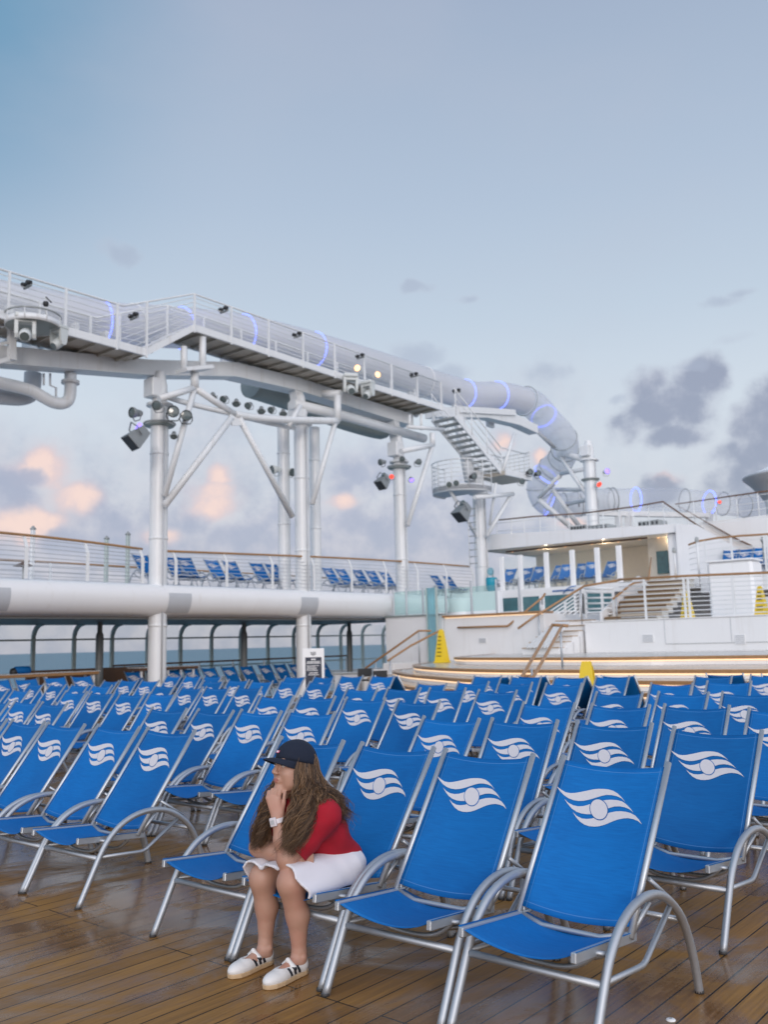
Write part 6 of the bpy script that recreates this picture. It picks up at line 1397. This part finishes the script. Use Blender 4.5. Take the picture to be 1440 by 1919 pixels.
sL = [(.004, .018, .006), (.008, .022, .006), (.017, .018, .012), (.022, .015, .015), (.024, .014, .02)]
bunch(84, [hp(.060, -.014, .050), hp(.078, -.012, -.045), (.112, -.350, .84), (.148, -.408, .73), (.132, -.487, .585)], sL)
bunch(30, [hp(.062, .000, .046), hp(.075, .010, -.06), (.094, -.385, .82), (.124, -.446, .72), (.112, -.508, .60)], sL)
sR = [(.004, .014, .006), (.006, .014, .006), (.013, .014, .012), (.016, .013, .015), (.02, .014, .02)]
bunch(58, [hp(-.060, .005, .048), hp(-.078, .020, -.050), (-.090, -.385, .82), (-.118, -.438, .70), (-.125, -.470, .575)], sR)
bunch(26, [hp(-.060, .020, .044), hp(-.066, .030, -.08), (-.070, -.400, .82), (-.092, -.450, .70), (-.105, -.480, .585)], sR)
sB = [(.02, .012, .010), (.025, .016, .012), (.032, .022, .016), (.040, .028, .022)]
bunch(80, [hp(.028, -.072, .030), hp(.055, -.100, -.085), (.115, -.205, .80), (.150, -.155, .69)], sB, cut=(.6, 1.05))
bunch(60, [hp(.060, -.036, .042), hp(.085, -.040, -.085), (.150, -.300, .815), (.185, -.262, .72)], [(.008, .02, .01), (.012, .02, .012), (.02, .022, .014), (.028, .026, .02)], cut=(.6, 1.0))
bunch(40, [hp(-.028, -.072, .030), hp(-.045, -.095, -.085), (-.03, -.185, .80), (.0, -.14, .68)], sB)
bunch(26, [hp(.06, -.05, .0), hp(.10, -.06, -.09), (.18, -.21, .79), (.225, -.16, .66)], [(.02, .02, .01), (.025, .02, .012), (.03, .03, .02), (.03, .03, .03)], r=(.0008, .0014), per=2, amp=(.010, .02), cut=(.7, 1.2))
bunch(22, [hp(-.07, .0, .0), hp(-.10, .01, -.07), (-.13, -.40, .79), (-.15, -.47, .60)], [(.01, .015, .01), (.015, .015, .012), (.025, .02, .02), (.03, .02, .03)], r=(.0008, .0014), per=2, amp=(.008, .018), cut=(.8, 1.1))
hair = HB.build('hair', M['hair'], woman)
HS = SDF((-.14, -.50, .78), (.18, -.18, 1.06), .0045)
HS.ell(hp(0, -.028, .012), (.087, .094, .084), .01, FRM).cap(hp(.062, -.018, .0), hp(.072, -.02, -.11), .024, .030, .02).cap(hp(-.062, -.005, .0), hp(-.072, .0, -.10), .022, .026, .02).cap(hp(.02, -.06, -.03), hp(.05, -.06, -.14), .055, .06, .03)
HS.F = np.maximum(HS.F, ((HS.grid()[2] - HC[2]) - .04).astype(np.float32))
HS.ell(hp(0, .085, -.045), (.072, .085, .118), .01, FRM, sub=True)
hs_ = sdf_obj('hair_underlayer', HS, mat('dark_hair', (.040, .022, .012), .5, var=.5, scale=60), hair, None, 2)

# watch and bracelet
ua = nrm(LW - LE); wc = LE + (LW - LE) * .945; e1 = nrm(np.cross(ua, (.66, -.75, 0))); e2 = np.cross(e1, ua); e2 = e2 if e2 @ np.array((.27, -1, 0)) > 0 else -e2
cd_ = nrm(np.array((.15, -1.0, 0)) - ua * (np.array((.15, -1.0, 0)) @ ua)); sd2 = np.cross(ua, cd_)
mb = MB(); ring_ = [wc + .0315 * (math.cos(a) * cd_ + math.sin(a) * sd2) for a in np.linspace(0, 2 * math.pi, 25)[:-1]]
mb.loft([[p - ua * .011, p + ua * .011, p * 1 + ua * .011 + nrm(p - wc) * .0035, p - ua * .011 + nrm(p - wc) * .0035] for p in ring_ + ring_[:1]], smooth=False, caps=False); wt = mb.build('watch', M['watch'], woman)
mb = MB(); mb.obox(wc + cd_ * .037, sd2 * .019, ua * .021, cd_ * .0065, .005); wcs = mb.build('watch_case', M['watch'], wt)
mb = MB(); mb.obox(wc + cd_ * .0442, sd2 * .0115, ua * .010, cd_ * .0009, .0008); mb.build('watch_face', M['greypanel'], wcs)
rb_ = RE + (RW - RE) * .93; ub = nrm(RW - RE); f1 = nrm(np.cross(ub, (0, 0, 1.0))); f2 = np.cross(f1, ub)
mb = MB()
for a in np.linspace(0, 2 * math.pi, 23)[:-1]:
    c = rb_ + .0345 * (math.cos(a) * f1 + math.sin(a) * f2); mb.lathe(c, ub, [(.001, -.004), (.004, -.002), (.004, .002), (.001, .004)], 6)
mb.build('bracelet', M['bead'], woman)
